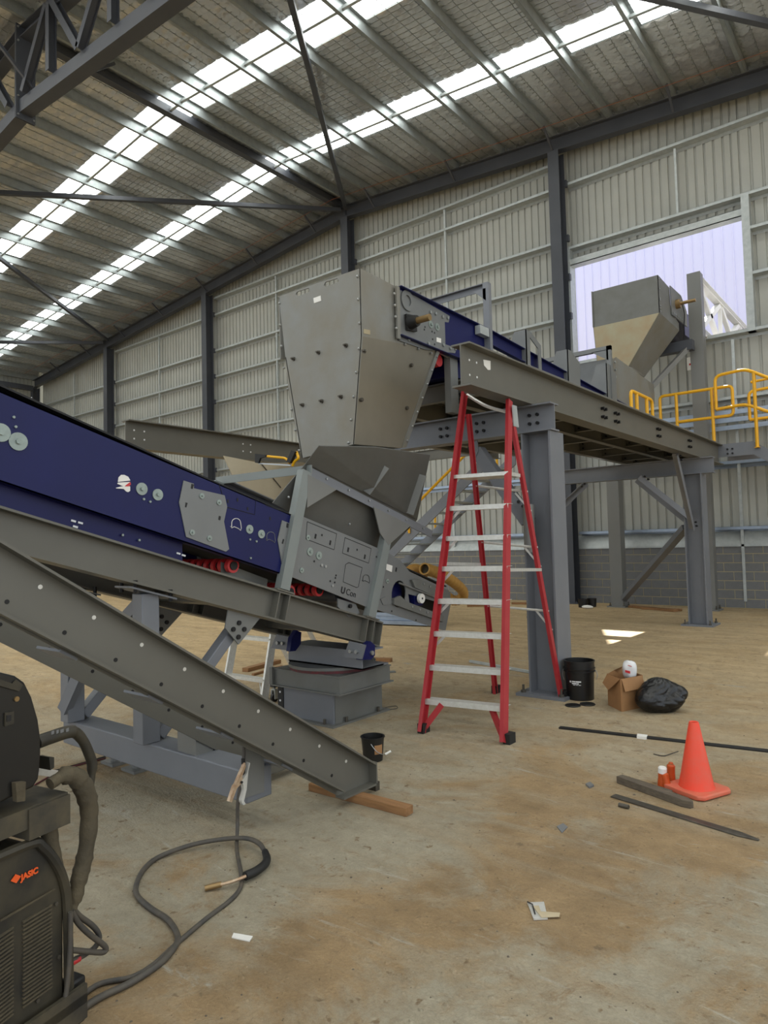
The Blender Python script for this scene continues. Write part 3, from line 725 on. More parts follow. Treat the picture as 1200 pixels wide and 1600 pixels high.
for k in range(6): b.cyl((Xr+.03, 14.85+k*.15, 6.30), (Xr+.05, 14.85+k*.15, 6.30), .02, 6)
ob('bolts', b, M['bolt'], FH)
b = B(); b.tube(smooth_path([(Xr+.04, 15.45, 6.7), (Xr+.08, 15.5, 6.45), (Xr+.05, 15.55, 6.2), (Xr+.02, 15.6, 5.9)]), .01, 5); ob('grease_line', b, M['black'], FH)
# sign behind the far hopper
b = B(); b.box(-4.25, -3.98, 16.62, 16.66, 5.45, 5.75); sg = ob('wall_sign', b, M['sticker'], label='small white sign with red symbol behind the far hopper', cat='sign')
b = B(); b.box(-4.2, -4.03, 16.61, 16.62, 5.56, 5.6); b.box(-4.14, -4.10, 16.61, 16.62, 5.51, 5.65); ob('symbol', b, M['redp'], sg)
# galvanised lengths and low shelf along the wall by the post
for k, z in enumerate((3.95, 4.12, 4.29)):
    b = B(); b.chan((-6.2, 16.55, z+.1), (-1.0, 16.55, z+.1), .1, .05, .004, side=-1); ob('spare_girt', b, M['galvblue'], label=('lowest', 'middle', 'topmost')[k]+' of three galvanised channels running behind the yellow rail', cat='channel', group='channels behind the rail')
# ================================================================== near head chute (big hopper)
NH = thing('hopper', 'tall weathered grey steel head chute with bolted edges above the lower conveyor', 'hopper', (-4.5, 5.1, 2.5))
YF = 4.75; t = .01
def F(x_, y_): return py(x_, y_, YF)
front = [F(435.7,463), F(562.7,419), F(566,525), F(553,694), F(472,716), F(452,622), F(446,560)]
def slot(x0, y0, x1, y1, h=10):
    return [F(x0, y0), F(x0+2, y0-h*.5), F(x1-2, y1-h*.5), F(x1, y1), F(x1-1, y1+h*.5), F(x0+2, y0+h*.5)]
b = B(); b.prism(front, (0, t, 0), holes=[[F(462,460), F(464,456), F(482,450), F(484,453), F(483,456), F(465,463)], [F(506,446), F(508,441), F(527,435), F(529,438), F(528,441), F(508,448)]])
ob('front_plate', b, M['hop'], NH)
TL, TR, K1, B1, BL = front[0], front[1], front[2], front[3], front[4]
XS = TR.x
U = [TR, px(617,447,XS), px(621,532,XS), px(681,547,XS), Vector((XS, YF, K1.z))]
b = B(); b.prism(U, (-t, 0, 0)); ob('side_plate', b, M['hop'], NH)
b = B(); b.prism([Vector((TL.x, p.y, p.z)) for p in U], (t, 0, 0)); ob('side_plate', b, M['hop'], NH)
T2 = px(681,547,XS); B2 = px(627,700,B1.x)
b = B(); b.prism([Vector((XS, YF, K1.z)), T2, B2, B1], (-t, 0, 0)); ob('side_cone_plate', b, M['hopc'], NH)
KL = Vector((F(446,560).x, YF, K1.z)); T2l = Vector((KL.x, T2.y, T2.z)); B2l = Vector((BL.x, B2.y, B2.z))
b = B(); b.prism([KL, T2l, B2l, BL], (t, 0, 0)); ob('side_cone_plate', b, M['hopc'], NH)
b = B(); b.prism([T2, T2l, B2l, B2], (0, -t, 0)); ob('back_cone_plate', b, M['hop'], NH)
d = (B2-T2).normalized(); 
b = B(); b.prism([T2, T2+Vector((0, .06, .01)), B2+Vector((0, .06, .01)), B2], (.02, 0, 0)); ob('edge_flange', b, M['hop'], NH)
b = B()
def along(P, Q, n, o=0.0):
    P = Vector(P); Q = Vector(Q); return [P.lerp(Q, (k+.5)/n) for k in range(n)]
for q in [(559,432),(560,468),(562,505),(561,545),(557,582),(553,620),(549,656),(545,692),(437,474),(438,508),(440,541),(444,575),(450,608),(456,640),(462,672),(468,704)]:
    b.sphere(tuple(F(*q)+Vector((0, -.004, 0))), .014, 8)
for p in along(T2, B2, 7): b.sphere(tuple(p+Vector((.022, .03, 0))), .013, 8)
ob('bolts', b, M['bolt'], NH)
b = B()
for q in [(459,561),(498,551),(541,540),(473,633),(503,627),(533,620),(570,549)]:
    p = F(*q); b.cyl(p, p+Vector((0, -.012, 0)), .022, 6); b.cyl(p, p+Vector((0, -.04, 0)), .011, 6)
for q in [(641,571),(563,625),(634,638)]:
    p = pl(*q, K1, (T2-K1).cross(B1-K1)); b.cyl(p, p+Vector((.03, 0, 0)), .018, 6)
ob('studs', b, M['steelbar'], NH)
b = B(); b.prism([F(490,466), F(501,462), F(502,470), F(491,474)], (0, -.004, 0)); ob('sticker', b, M['sticker'], NH)
b = B(); b.prism([px(568,514,XS), px(578,516,XS), px(578,523,XS), px(568,521,XS)], (.003, 0, 0)); ob('sticker', b, M['hopr'], NH)

# ================================================================== upper conveyor along the mezzanine
UC = thing('conveyor', 'navy blue belt conveyor with grey head plate running along the mezzanine', 'conveyor', (-4.6, 9, 3.445))
X0 = -4.03; X1 = -5.15
def zc(y_): return 4.155-.02*(y_-5.3) if y_ <= 7.05 else 3.80
for nm, xx, sg in (('side_panel', X0, -1), ('side_panel', X1, 1)):
    for ya_, yb_ in ((5.3, 7.04), (7.05, 13.2)):
        b = B(); b.chan((xx, ya_, zc(ya_)), (xx, yb_, zc(yb_)), zc(yb_)-3.62, .06, .008, side=1 if sg < 0 else -1); ob(nm, b, M['blue'], UC)
b = B(); b.prism([(xx_, y_, 3.76) for xx_, y_ in ((X0-.06, 5.3), (X1+.06, 5.3), (X1+.06, 13.2), (X0-.06, 13.2))], (0, 0, .012)); ob('belt', b, M['belt'], UC)
b = B(); b.box(X1+.02, X0-.06, 6.35, 12.9, 3.46, 3.66); ob('return_trough', b, M['blue'], UC)
b = B(); b.prism([px(x_, y_, X0+.012) for x_, y_ in ((622,452),(648,462),(690,486),(703,494),(701,504),(695,503),(696,538),(714,544),(711,552),(664,546),(624,532))], (-.012, 0, 0))
hp = ob('head_plate', b, M['plate'], UC)
b = B(); b.prism([px(x_, y_, X0+.02) for x_, y_ in ((617,447),(622,449),(624,531),(619,529))], (.02, 0, 0)); ob('clamp_strip', b, M['hop'], UC)
b = B(); b.ring(px(636,470,X0+.015), (1,0,0), .055, .105, .012, 24); ob('shaft_ring', b, M['plate'], hp)
b = B(); b.prism([px(x_, y_, X0+.02) for x_, y_ in ((632,491),(647,494),(649,519),(634,516))], (.025, 0, 0)); ob('bearing_flange', b, M['black'], hp)
s0_ = px(641, 504, X0+.04)
b = B(); b.cyl(s0_, s0_+Vector((.09, 0, 0)), .075, 16, .055); ob('bearing_housing', b, M['black'], hp)
b = B(); b.cyl(s0_+Vector((.08, 0, 0)), s0_+Vector((.24, 0, 0)), .034, 14); ob('drive_shaft', b, M['brass'], hp)
for q in ((673,507),(683,511)):
    p = px(*q, X0+.013); b = B(); b.cyl(p, p+Vector((.006, 0, 0)), .04, 18); b.cyl(p, p+Vector((.02, 0, 0)), .016, 6); ob('washer', b, M['zinc'], hp)
b = B()
for q in ((672,488),(680,490),(691,495),(699,497),(692,539),(703,544),(711,545),(638,531),(669,537)): p = px(*q, X0+.013); b.cyl(p, p+Vector((.015, 0, 0)), .018, 6)
for q in ((616,459),(617,477),(618,495),(619,513)): p = px(*q, X0+.04); b.sphere(tuple(p), .014, 8)
for q in ((633,538),(654,545),(674,552)): p = px(*q, X0+.01); b.sphere(tuple(p), .014, 8)
ob('bolts', b, M['bolt'], hp)
b = B()
for q in ((675,518),(679,520),(664,511),(663,515),(676,530),(679,538)): p = px(*q, X0+.012); b.cyl(p, p+Vector((.002, 0, 0)), .011, 8)
ob('slots', b, M['dprint'], hp)
b = B(); b.prism([px(x_, y_, X0+.013) for x_, y_ in ((682,527),(689,529),(689,536),(682,534))], (.002, 0, 0)); ob('sticker', b, M['sticker'], hp)
# red return rollers under the head
for q in (5.78, 5.95, 6.12):
    b = B(); b.cyl((-4.10, q, 3.60-.03*(q-5.78)), (-5.0, q, 3.60-.03*(q-5.78)), .07, 14); ob('return_roller', b, M['redp'], UC)
b = B(); b.bar((-4.06, 5.7, 3.70), (-4.06, 6.25, 3.66), .03, .05); ob('roller_bracket', b, M['galv'], UC)
b = B(); b.box(-4.12, -4.04, 6.25, 6.40, 3.03, 3.75); ob('leg', b, M['paint'], UC)
b = B(); b.box(-5.14, -5.06, 6.25, 6.40, 3.03, 3.75); ob('leg', b, M['paint'], UC)
for yy in (9.5, 12.6):
    for xx in (X0-.06, X1):
        b = B(); b.box(xx, xx+.06, yy, yy+.1, 3.445, 3.75); ob('leg', b, M['paint'], UC)
# lilac goalpost over the belt
b = B(); b.bar((-3.98, 7.0, 3.6), (-3.98, 7.0, 4.66), .06, .08, up=(1,0,0)); ob('goalpost_leg', b, M['frame'], UC)
b = B(); b.bar((-5.2, 7.0, 3.6), (-5.2, 7.0, 4.66), .06, .08, up=(1,0,0)); ob('goalpost_leg', b, M['frame'], UC)
b = B(); b.angle((-3.95, 7.03, 4.67), (-5.23, 7.03, 4.67), .06, .08, .01, side=-1); b.prism([(-3.98, 6.97, 4.6), (-4.15, 6.97, 4.6), (-3.98, 6.97, 4.45)], (0, .01, 0)); ob('goalpost_bar', b, M['frame'], UC)
b = B(); b.box(-4.01, -3.94, 6.75, 6.95, 4.0, 4.1); ob('switch_bracket', b, M['galv'], UC)
# trough cradle frames along the belt
def cradle(y_, h, win=True):
    z0 = zc(y_)-.2; arc = []
    for k in range(9):
        a = math.pi*k/8; arc.append((-4.6+.46*math.cos(a), y_, z0+.16+(h-.2)*abs(math.cos(a))**3))
    b = B(); poly = [(-3.95, y_, z0-.2), (-3.95, y_, z0+h), (-4.12, y_, z0+h)]+arc+[(-5.08, y_, z0+h), (-5.25, y_, z0+h), (-5.25, y_, z0-.2)]
    b.prism(poly, (0, .012, 0)); o = ob('cradle_frame', b, M['plate'], UC)
    b = B(); y1 = y_+.42
    side = [(-3.95, y_, z0-.2), (-3.95, y1, z0-.2), (-3.95, y1, z0+h-.12), (-3.95, y_+.12, z0+h), (-3.95, y_, z0+h)]
    hole = [[(-3.95, y_+.1, z0+.05), (-3.95, y_+.34, z0+.0), (-3.95, y_+.33, z0+h-.18), (-3.95, y_+.1, z0+h-.08)]] if win else []
    b.prism(side, (-.012, 0, 0), hole); ob('cradle_side', b, M['plate'], o)
cradle(7.92, .72); cradle(9.2, .73, False); cradle(10.7, .82, False)
# second goalpost and skirt box at the tail
b = B(); b.box(-4.0, -3.93, 10.85, 10.92, 3.8, 4.74); b.box(-5.2, -3.93, 10.85, 10.92, 4.67, 4.74); b.prism([(-3.97, 10.85, 4.68), (-4.25, 10.85, 4.68), (-3.97, 10.85, 4.5)], (0, .01, 0)); ob('goalpost_bar', b, M['plate'], UC)
sk = B(); sk.prism([(-4.02, 11.2, 3.95), (-4.02, 12.9, 3.9), (-4.02, 13.2, 4.25), (-4.02, 12.9, 4.55), (-4.02, 11.35, 4.66), (-4.02, 11.2, 4.6)], (-.012, 0, 0)); ob('skirt_plate', sk, M['hop'], UC)
b = B(); b.box(-5.2, -4.03, 11.2, 11.212, 3.95, 4.62); ob('skirt_plate', b, M['plate'], UC)
b = B(); b.prism([(-5.2, 11.2, 3.95), (-5.2, 12.9, 3.9), (-5.2, 13.9, 4.25), (-5.2, 13.9, 4.75), (-5.2, 11.35, 4.66)], (.012, 0, 0)); ob('skirt_plate', b, M['hop'], UC)
b = B(); b.prism([(-4.02, 12.95, 4.2), (-4.4, 14.6, 4.4), (-4.4, 14.6, 4.8), (-4.02, 12.9, 4.55)], (-.012, 0, 0)); ob('skirt_plate', b, M['hop'], UC)
b = B()
for z in (4.55, 4.42, 4.3): b.cyl((-4.01, 11.24, z), (-3.99, 11.24, z), .02, 6)
ob('bolts', b, M['bolt'], UC)
b = B(); b.prism([(-4.01, 11.3, 3.6), (-4.01, 13.0, 3.5), (-4.01, 13.0, 3.88), (-4.01, 11.3, 3.95)], (-.01, 0, 0)); tp = ob('tail_plate', b, M['plate'], UC)
b = B()
for q in (11.5, 11.8, 12.1, 12.4): b.cyl((-4.008, q, 3.8), (-3.99, q, 3.8), .045, 14)
ob('washers', b, M['zinc'], tp)
# ================================================================== lower conveyor (navy blue, rising to the left towards the camera side)
TH = R(16.5); LA = Vector((0, math.cos(TH), -math.sin(TH))); LN = Vector((0, math.sin(TH), math.cos(TH))); LO = Vector((0, 4.915, .885))
def lw(s_, n_, X): p = LO+LA*s_+LN*n_; p.x = X; return p
def sn(x_, y_, X): d = px(x_, y_, X)-LO; return d.dot(LA), d.dot(LN)
XP = -4.03
LC = thing('conveyor', 'large navy blue belt conveyor with grey tail section sloping across the left of the hall', 'conveyor', (-4.6, 3.0, .9))
def cfl(X, sgn):
    b = B(); p, q = lw(-8.2, 0, X), lw(0, 0, X); b.ibeam(p, q, .228, .15, .014, .009); return b
cr = ob('chassis_beam', cfl(-4.07, 1), M['beamp'], LC); cl_ = ob('chassis_beam', cfl(-5.13, -1), M['beamp'], LC)
sLeg1 = sn(445, 921, -4.0)[0]; sLeg2 = sn(581, 964, -4.0)[0]
for s_ in (sLeg1-.05, sLeg1+.06, sLeg2-.05, sLeg2+.045):
    for X, o in ((-4.07, cr), (-5.13, cl_)):
        b = B(); b.prism([lw(s_, -.014, X+.075), lw(s_, -.014, X-.075), lw(s_, -.214, X-.075), lw(s_, -.214, X+.075)], LA*.01); ob('stiffener', b, M['beamp'], o)
b = B()
for s0 in (sLeg1, sLeg2): b.prism([lw(s0-.09, .002, -3.985), lw(s0+.10, .002, -3.985), lw(s0+.10, .002, -4.15), lw(s0-.09, .002, -4.15)], LN*.012)
ob('foot_pad', b, M['beamp'], cr)
b = B(); b.prism([lw(-.005, .0, -3.995), lw(-.005, 0, -4.145), lw(-.005, -.228, -4.145), lw(-.005, -.228, -3.995)], LA*.008); ob('end_plate', b, M['beamp'], cr)
for s_ in (-7, -5.2, -3.4, -1.6, -.35):
    b = B(); b.bar(lw(s_, -.12, -4.07), lw(s_, -.12, -5.13), .1, .12, up=LN); ob('cross_member', b, M['beamp'], LC)
# navy side panels
def zt_(y_): return 2.509-.2962*(y_-1.615)
def zb_(y_): return 2.003-.2962*(y_-1.616)
ye = px(450, 850, XP).y
for X, s_ in ((XP, -1), (-5.17, 1)):
    b = B()
    y0 = -3.0
    b.prism([(X, y0, zb_(y0)), (X, ye, zb_(ye)), (X, ye+.07, zt_(ye+.07)), (X, y0, zt_(y0))], (s_*.008, 0, 0))
    b.prism([(X, y0, zt_(y0)), (X, ye+.07, zt_(ye+.07)), (X+s_*.05, ye+.07, zt_(ye+.07)), (X+s_*.05, y0, zt_(y0))], (0, 0, -.008))
    b.prism([(X, y0, zb_(y0)), (X, ye, zb_(ye)), (X+s_*.07, ye, zb_(ye)), (X+s_*.07, y0, zb_(y0))], (0, 0, .008))
    o = ob('side_panel', b, M['blue'], LC)
    if s_ < 0: bp = o
    ys = px(285, 868, -4.10).y; X2 = X+s_*.07
    b = B(); b.prism([(X2, y0, zb_(y0)-.17), (X2, ys, zb_(ys)-.17), (X2, ys, zb_(ys)), (X2, y0, zb_(y0))], (s_*.008, 0, 0)); ob('lower_stringer', b, M['blue'], LC)
b = B(); b.prism([lw(-8.2, .76, -4.1), lw(1.1, .58, -4.1), lw(1.1, .58, -5.1), lw(-8.2, .76, -5.1)], LN*.012); ob('belt', b, M['belt'], LC)
b = B(); b.prism([lw(-8.2, .30, -4.15), lw(1.0, .25, -4.15), lw(1.0, .25, -5.05), lw(-8.2, .30, -5.05)], LN*.012); ob('return_belt', b, M['belt'], LC)
def disc(x_, y_, r_, X=XP, m='zinc', par=None, nm='washer', th=.007):
    p = px(x_, y_, X); b = B(); b.cyl(p, p+Vector((th, 0, 0)), r_, 22); b.cyl(p, p+Vector((th+.012, 0, 0)), r_*.32, 6); return ob(nm, b, M[m], par)
for q in ((1,676,.052),(28,690,.052),(221,764,.041),(246,773,.039),(389.5,827,.034),(408,834.5,.033)): disc(*q, par=bp)
b = B()
for q in ((21,652),(24,667),(391,872),(66,844),(191,836),(217,844),(224,780),(234,784),(390,843),(400,846)):
    p = px(*q, XP if q[0] not in (191,217,66) else -4.09); b.cyl(p, p+Vector((.01, 0, 0)), .008, 8)
ob('bolts', b, M['zinc'], bp)
b = B()
for q in ((111,813),(114,822),(122,816),(276,864),(284,867)):
    p = px(*q, -4.095); b.bar(p, p+Vector((0, .03, -.008)), .004, .012)
ob('slots', b, M['print_'], bp)
# knock-out openings on the panel: the open one is plates, white for light behind, red for a roller; others only outlined
def P_(pts, X=XP+.002): return [px(x_, y_, X) for x_, y_ in pts]
b = B(); b.prism(P_([(184,752),(185,746),(189,742),(194,742),(200,745),(203,750),(203,751),(184,753)]), (.003, 0, 0)); b.prism(P_([(184,754),(203,753),(203,756),(195,761),(183,756)]), (.003, 0, 0))
b.prism(P_([(181,762),(190,760),(203,760),(203,767),(200,769),(197,768),(193,764),(181,763)]), (.003, 0, 0)); ob('knockout_opening', b, M['sticker'], bp)
b = B(); b.prism(P_([(195,759),(203,753),(204,757),(201,760),(195,760)]), (.005, 0, 0)); ob('roller_edge', b, M['redp'], bp)
def outline(pts, m, par, r_=.0025, X=XP+.002, nm='knockout_outline', close=True):
    q = [px(x_, y_, X) for x_, y_ in pts]; b = B(); b.tube(q+([q[0]] if close else []), r_, 4); return ob(nm, b, M[m], par, recalc=False)
def knock(cx, cy, m, par, k=1.0):
    pts = [(cx-7*k, cy+3*k)]+[(cx+7*k*math.cos(a), cy-3*k-7*k*math.sin(a)) for a in [math.pi*(1-i/8) for i in range(9)]]+[(cx+8*k, cy+5*k), (cx+7*k, cy+9*k), (cx+4*k, cy+6*k), (cx-3*k, cy+3*k), (cx-7*k, cy+5*k), (cx-9*k, cy+2*k)]
    outline(pts, m, par)
knock(369, 820, 'sticker', bp); knock(423, 840, 'plate', bp, .9)
outline([(342,755),(400,779),(398,804),(353,792)], 'dprint', bp, nm='hatch_outline'); outline([(415,789),(455,804)], 'dprint', bp, close=False, nm='hatch_outline')
b = B(); 
for q in ((356,783),(387,795),(422,810),(371,781)): p = px(*q, XP+.001); b.bar(p+Vector((0, 0, .012)), p-Vector((0, 0, .012)), .004, .012, up=(0,1,0))
ob('slots', b, M['dprint'], bp)
# splice plates
b = B(); b.prism(P_([(286,751),(302,756),(302,763),(350,774),(354,792),(349,815),(357,858),(352,862),(290,839),(279,785)], XP+.001), (.008, 0, 0)); sp = ob('splice_plate', b, M['plate'], bp)
for q in ((315,775),(342,785),(300,832),(327,841)): disc(*q, .020, XP+.009, 'zinc', sp, 'bolt')
b = B(); b.prism(P_([(299,756),(303,757),(301,764),(298,763)], XP+.009), (.002, 0, 0)); b.prism(P_([(290,785),(293,786),(291,793),(289,792)], XP+.009), (.002, 0, 0)); b.prism(P_([(342,806),(345,807),(344,813),(341,812)], XP+.009), (.002, 0, 0)); ob('slots', b, M['dprint'], sp)
b = B(); b.prism(P_([(440,813),(462,822),(452,900),(441,888),(433,843)], XP+.001), (.008, 0, 0)); sp2 = ob('splice_plate', b, M['plate'], bp)
b = B(); b.prism(P_([(448,817),(451,818),(450,825),(447,824)], XP+.009), (.002, 0, 0)); b.prism(P_([(442,842),(444,843),(442,850),(440,849)], XP+.009), (.002, 0, 0)); ob('slots', b, M['dprint'], sp2)
# tail section side plate with the round take-up opening
hole = [(623+11*math.cos(a)-2*math.sin(a), 928+21*math.sin(a)+2*math.cos(a)) for a in [2*math.pi*k/20 for k in range(20)]]
hole2 = [(638,928),(688,942),(690,962),(658,951),(640,944)]
tail = [(456,800),(480,810),(587,855),(604,862),(626,876),(640,893),(700,922),(704,945),(696,986),(640,968),(572,948),(457,902),(448,895)]
b = B(); b.prism(P_(tail, XP), (-.01, 0, 0), holes=[P_(hole, XP), P_(hole2, XP)]); tl = ob('tail_plate', b, M['plate'], LC)
b = B(); b.prism([Vector((-5.17, p.y, p.z)) for p in P_(tail, XP)], (.01, 0, 0)); ob('tail_plate', b, M['plate'], LC)
b = B(); b.prism(P_([(608,895),(640,905),(695,930),(695,975),(640,960),(608,950)], XP-.16), (-.01, 0, 0)); ob('dark_backing', b, M['black'], LC)  # black sheet standing for the darkness inside the take-up openings
for pts in ([(480,815),(526,834),(522,859),(478,842)], [(539,840),(580,857),(576,880),(535,864)], [(545,879),(566,887),(565,891),(560,917),(557,918),(536,909),(540,882)]): outline(pts, 'dprint', tl, .003, XP+.001, 'hatch_outline')
knock(572, 905, 'dprint', tl, .7)
b = B()
for q in ((493,838),(516,848),(544,859),(570,870),(619,890)): p = px(*q, XP+.001); b.bar(p+LN*.02, p-LN*.02, .004, .018, up=(0,1,0))
for q in ((503,836),(558,859),(491,877),(525,899),(524,903),(516,908),(523,910),(588,870),(599,917),(612,955),(650,969)): p = px(*q, XP+.001); b.cyl(p, p+Vector((.002, 0, 0)), .009, 8)
ob('slots', b, M['dprint'], tl)
for q in ((484,862,.034),(498,868,.034),(481,840,.022),(471,891,.022),(605,908,.022)): disc(*q, par=tl)
b = B()
for q in ((502,883),(508,885),(519,915)): p = px(*q, XP); b.cyl(p, p+Vector((.01, 0, 0)), .012, 8)
ob('bolts', b, M['bolt'], tl)
o_ = px(532, 926, XP+.002)
text('lettering', 'U', .078, M['dprint'], tl, o_, LA, LN, bold=.003); text('lettering', 'Con', .078, M['dprint'], tl, px(540, 928.6, XP+.002), LA, LN)
b = B(); b.prism(P_([(604,881),(613,884),(612,894),(603,890)], XP+.002), (.002, 0, 0)); ob('sticker', b, M['sticker'], tl)
# take-up gear at the tail
b = B(); b.cyl(px(624, 911, XP+.02), px(690, 937, XP+.02), .009, 8); ob('tension_rod', b, M['bolt'], LC)
p = px(617, 928, -4.12); b = B(); b.cyl(p, p+Vector((-.9, 0, 0)), .11, 20); ob('tail_pulley', b, M['blue'], LC)
p = px(650, 936, XP-.06); b = B(); b.cb(tuple(p+Vector((0, -.04, 0))), .12, .14, .12); ob('bearing_block', b, M['blue'], LC)
p = px(656, 935, XP+.02); b = B(); b.cyl(p, p+Vector((.03, 0, 0)), .048, 20); ob('bearing_cap', b, M['sticker'], LC)
b = B(); b.cyl(p+Vector((.03, 0, 0)), p+Vector((.034, 0, 0)), .01, 8); ob('cap_bolt', b, M['dprint'], LC)
for pts in ([(612,935),(622,931),(632,940),(690,962),(689,972),(628,950),(612,944)], [(640,906),(652,905),(700,925),(700,940),(690,938),(645,918)]):
    b = B(); b.prism(P_(pts, XP+.001), (.03, 0, 0)); o = ob('slide_rail', b, M['hop2'], LC)
    b = B()
    for k in range(4): q = Vector(px(*pts[2 if len(pts) == 7 else 1], XP+.031)).lerp(px(*pts[3 if len(pts) == 7 else 2], XP+.031), .2+.2*k)-LN*.02; b.cyl(q, q+Vector((.008, 0, 0)), .012, 6)
    ob('bolts', b, M['bolt'], o)
b = B(); b.prism(P_([(594,936),(602,932),(612,940),(611,944),(598,945)], XP+.001), (.006, 0, 0)); ob('slide_stop', b, M['plate'], LC)
b = B(); b.prism([Vector((x_, p.y, p.z)) for x_, p in ((XP, px(700,922,XP)), (XP, px(704,945,XP)), (-5.17, px(704,945,XP)), (-5.17, px(700,922,XP)))], (0, .01, 0)); ob('tail_cover', b, M['hop2'], LC)
# disc return rollers, red discs on a dark tube
def disc_roller(pq, Xa=-4.12, Xb=-5.05, r_=.055):
    p = px(*pq, Xa); b = B(); b.cyl(p, (Xb, p.y, p.z), r_*.62, 12); o = ob('return_roller', b, M['black'], LC)
    n = 11
    for k in range(n):
        xx = Xa-.03+(Xb+.06-Xa)*k/(n-1); b = B(); b.cyl((xx-.02, p.y, p.z), (xx+.02, p.y, p.z), r_, 14); ob('roller_disc', b, M['redp'], o)
disc_roller((366, 884)); disc_roller((500, 922)); disc_roller((455, 925))
p = px(530, 930, -4.15); b = B(); b.cyl(p, p+Vector((-.85, 0, 0)), .06, 16); ob('snub_pulley', b, M['darksteel'], LC)
b = B(); b.prism(P_([(346,878),(362,884),(418,905),(415,940),(346,905)], -4.2), (-.01, 0, 0)); ob('roller_guard', b, M['hop2'], LC)
b = B(); b.prism(P_([(528,935),(556,944),(562,958),(545,965),(528,948)], -4.06), (-.012, 0, 0)); pb = ob('pivot_bracket', b, M['plate'], LC)
b = B(); p = px(546, 947, -4.055); b.cyl(p, p+Vector((.02, 0, 0)), .018, 8); ob('bolt', b, M['blackbolt'], pb)
# hopper frame over the tail: two legs each side, top beam, gussets
fr = []
for X, sg in ((-3.99, 1), (-5.2, -1)):
    l1a, l1b, l2a, l2b = px(445,921,-3.99), px(480,736,-3.99), px(581,964,-3.99), px(607,838,-3.99)
    ta, tb = px(487,731,-3.99), px(676,829,-3.99)
    for p, q in ((l1a, l1b), (l2a, l2b)):
        b = B(); b.bar(Vector((X-sg*.03, p.y, p.z)), Vector((X-sg*.03, q.y, q.z)), .07, .10, up=(0,1,0)); ob('hopper_leg', b, M['legp'], LC)
    b = B(); b.angle(Vector((X, ta.y, ta.z+.0)), Vector((X, tb.y, tb.z)), .09, .075, .01, side=1 if sg < 0 else -1); ob('hopper_beam', b, M['frame'], LC)
    if sg > 0:
        for pts in ([(481,741),(526,765),(480,793)], [(584,792),(642,821),(607,852),(594,833)]):
            b = B(); b.prism(P_(pts, X+.006), (-.01, 0, 0)); ob('gusset', b, M['paint'], LC)
        b = B()
        for k in range(6): q = ta.lerp(tb, .1+.16*k); b.cyl(q+Vector((.0, 0, -.03)), q+Vector((.012, 0, -.03)), .01, 6)
        ob('bolts', b, M['bolt'], LC)
cb0 = px(487, 729, -3.985)
b = B(); b.bar((-3.985, cb0.y, cb0.z-.02), (-5.25, cb0.y, cb0.z-.02), .012, .07); ob('tie_bar', b, M['legp'], LC)
# flared receiving chute inside the frame
def flare(pts):     # pixel outline with its own depth per corner, so the plate leans
    q = [px(*p) for p in pts]; n_ = (q[1]-q[0]).cross(q[-1]-q[0]).normalized(); n_ = n_ if n_.x < 0 else -n_
    b = B(); k = len(q); b.add([tuple(p) for p in q]+[tuple(p+n_*.008) for p in q], [tuple(range(k)), tuple(range(2*k-1, k-1, -1))]+[(i, (i+1) % k, (i+1) % k+k, i+k) for i in range(k)]); return b
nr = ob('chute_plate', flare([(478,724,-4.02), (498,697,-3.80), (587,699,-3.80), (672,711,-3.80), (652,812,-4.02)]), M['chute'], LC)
b = B()
for q in ((505,714,-3.90),(575,713,-3.88),(654,724,-3.86)): p = px(*q); b.sphere(tuple(p), .012, 8)
ob('bolts', b, M['bolt'], nr)
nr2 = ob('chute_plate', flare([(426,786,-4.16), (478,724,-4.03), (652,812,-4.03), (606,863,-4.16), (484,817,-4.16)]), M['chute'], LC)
b = B()
for q in ((451,777),(546,819)): p = px(*q, -4.09); b.sphere(tuple(p), .012, 8)
ob('bolts', b, M['bolt'], nr2)
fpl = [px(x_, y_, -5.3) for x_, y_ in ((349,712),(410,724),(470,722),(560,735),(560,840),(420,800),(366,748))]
b = B(); b.prism(fpl, (-.008, 0, 0)); ob('chute_plate', b, M['litplate'], LC)
b = B(); q0, q1 = px(408,724,-5.29), px(439,762,-5.29); b.bar(q0, q1, .006, .008); ob('plate_seam', b, M['steelbar'], LC)
for a0, a1, w0 in (((573,770), (603,729), .075), ((640,803), (660,742), .085)):
    b = B(); p = px(*a0, -3.97); q = px(*a1, -3.84); nn = (CAM-p).normalized(); b.bar(p, q, w0, .01, up=Vector((.3, -1, 0))); ob('chute_fin', b, M['paint'], LC)

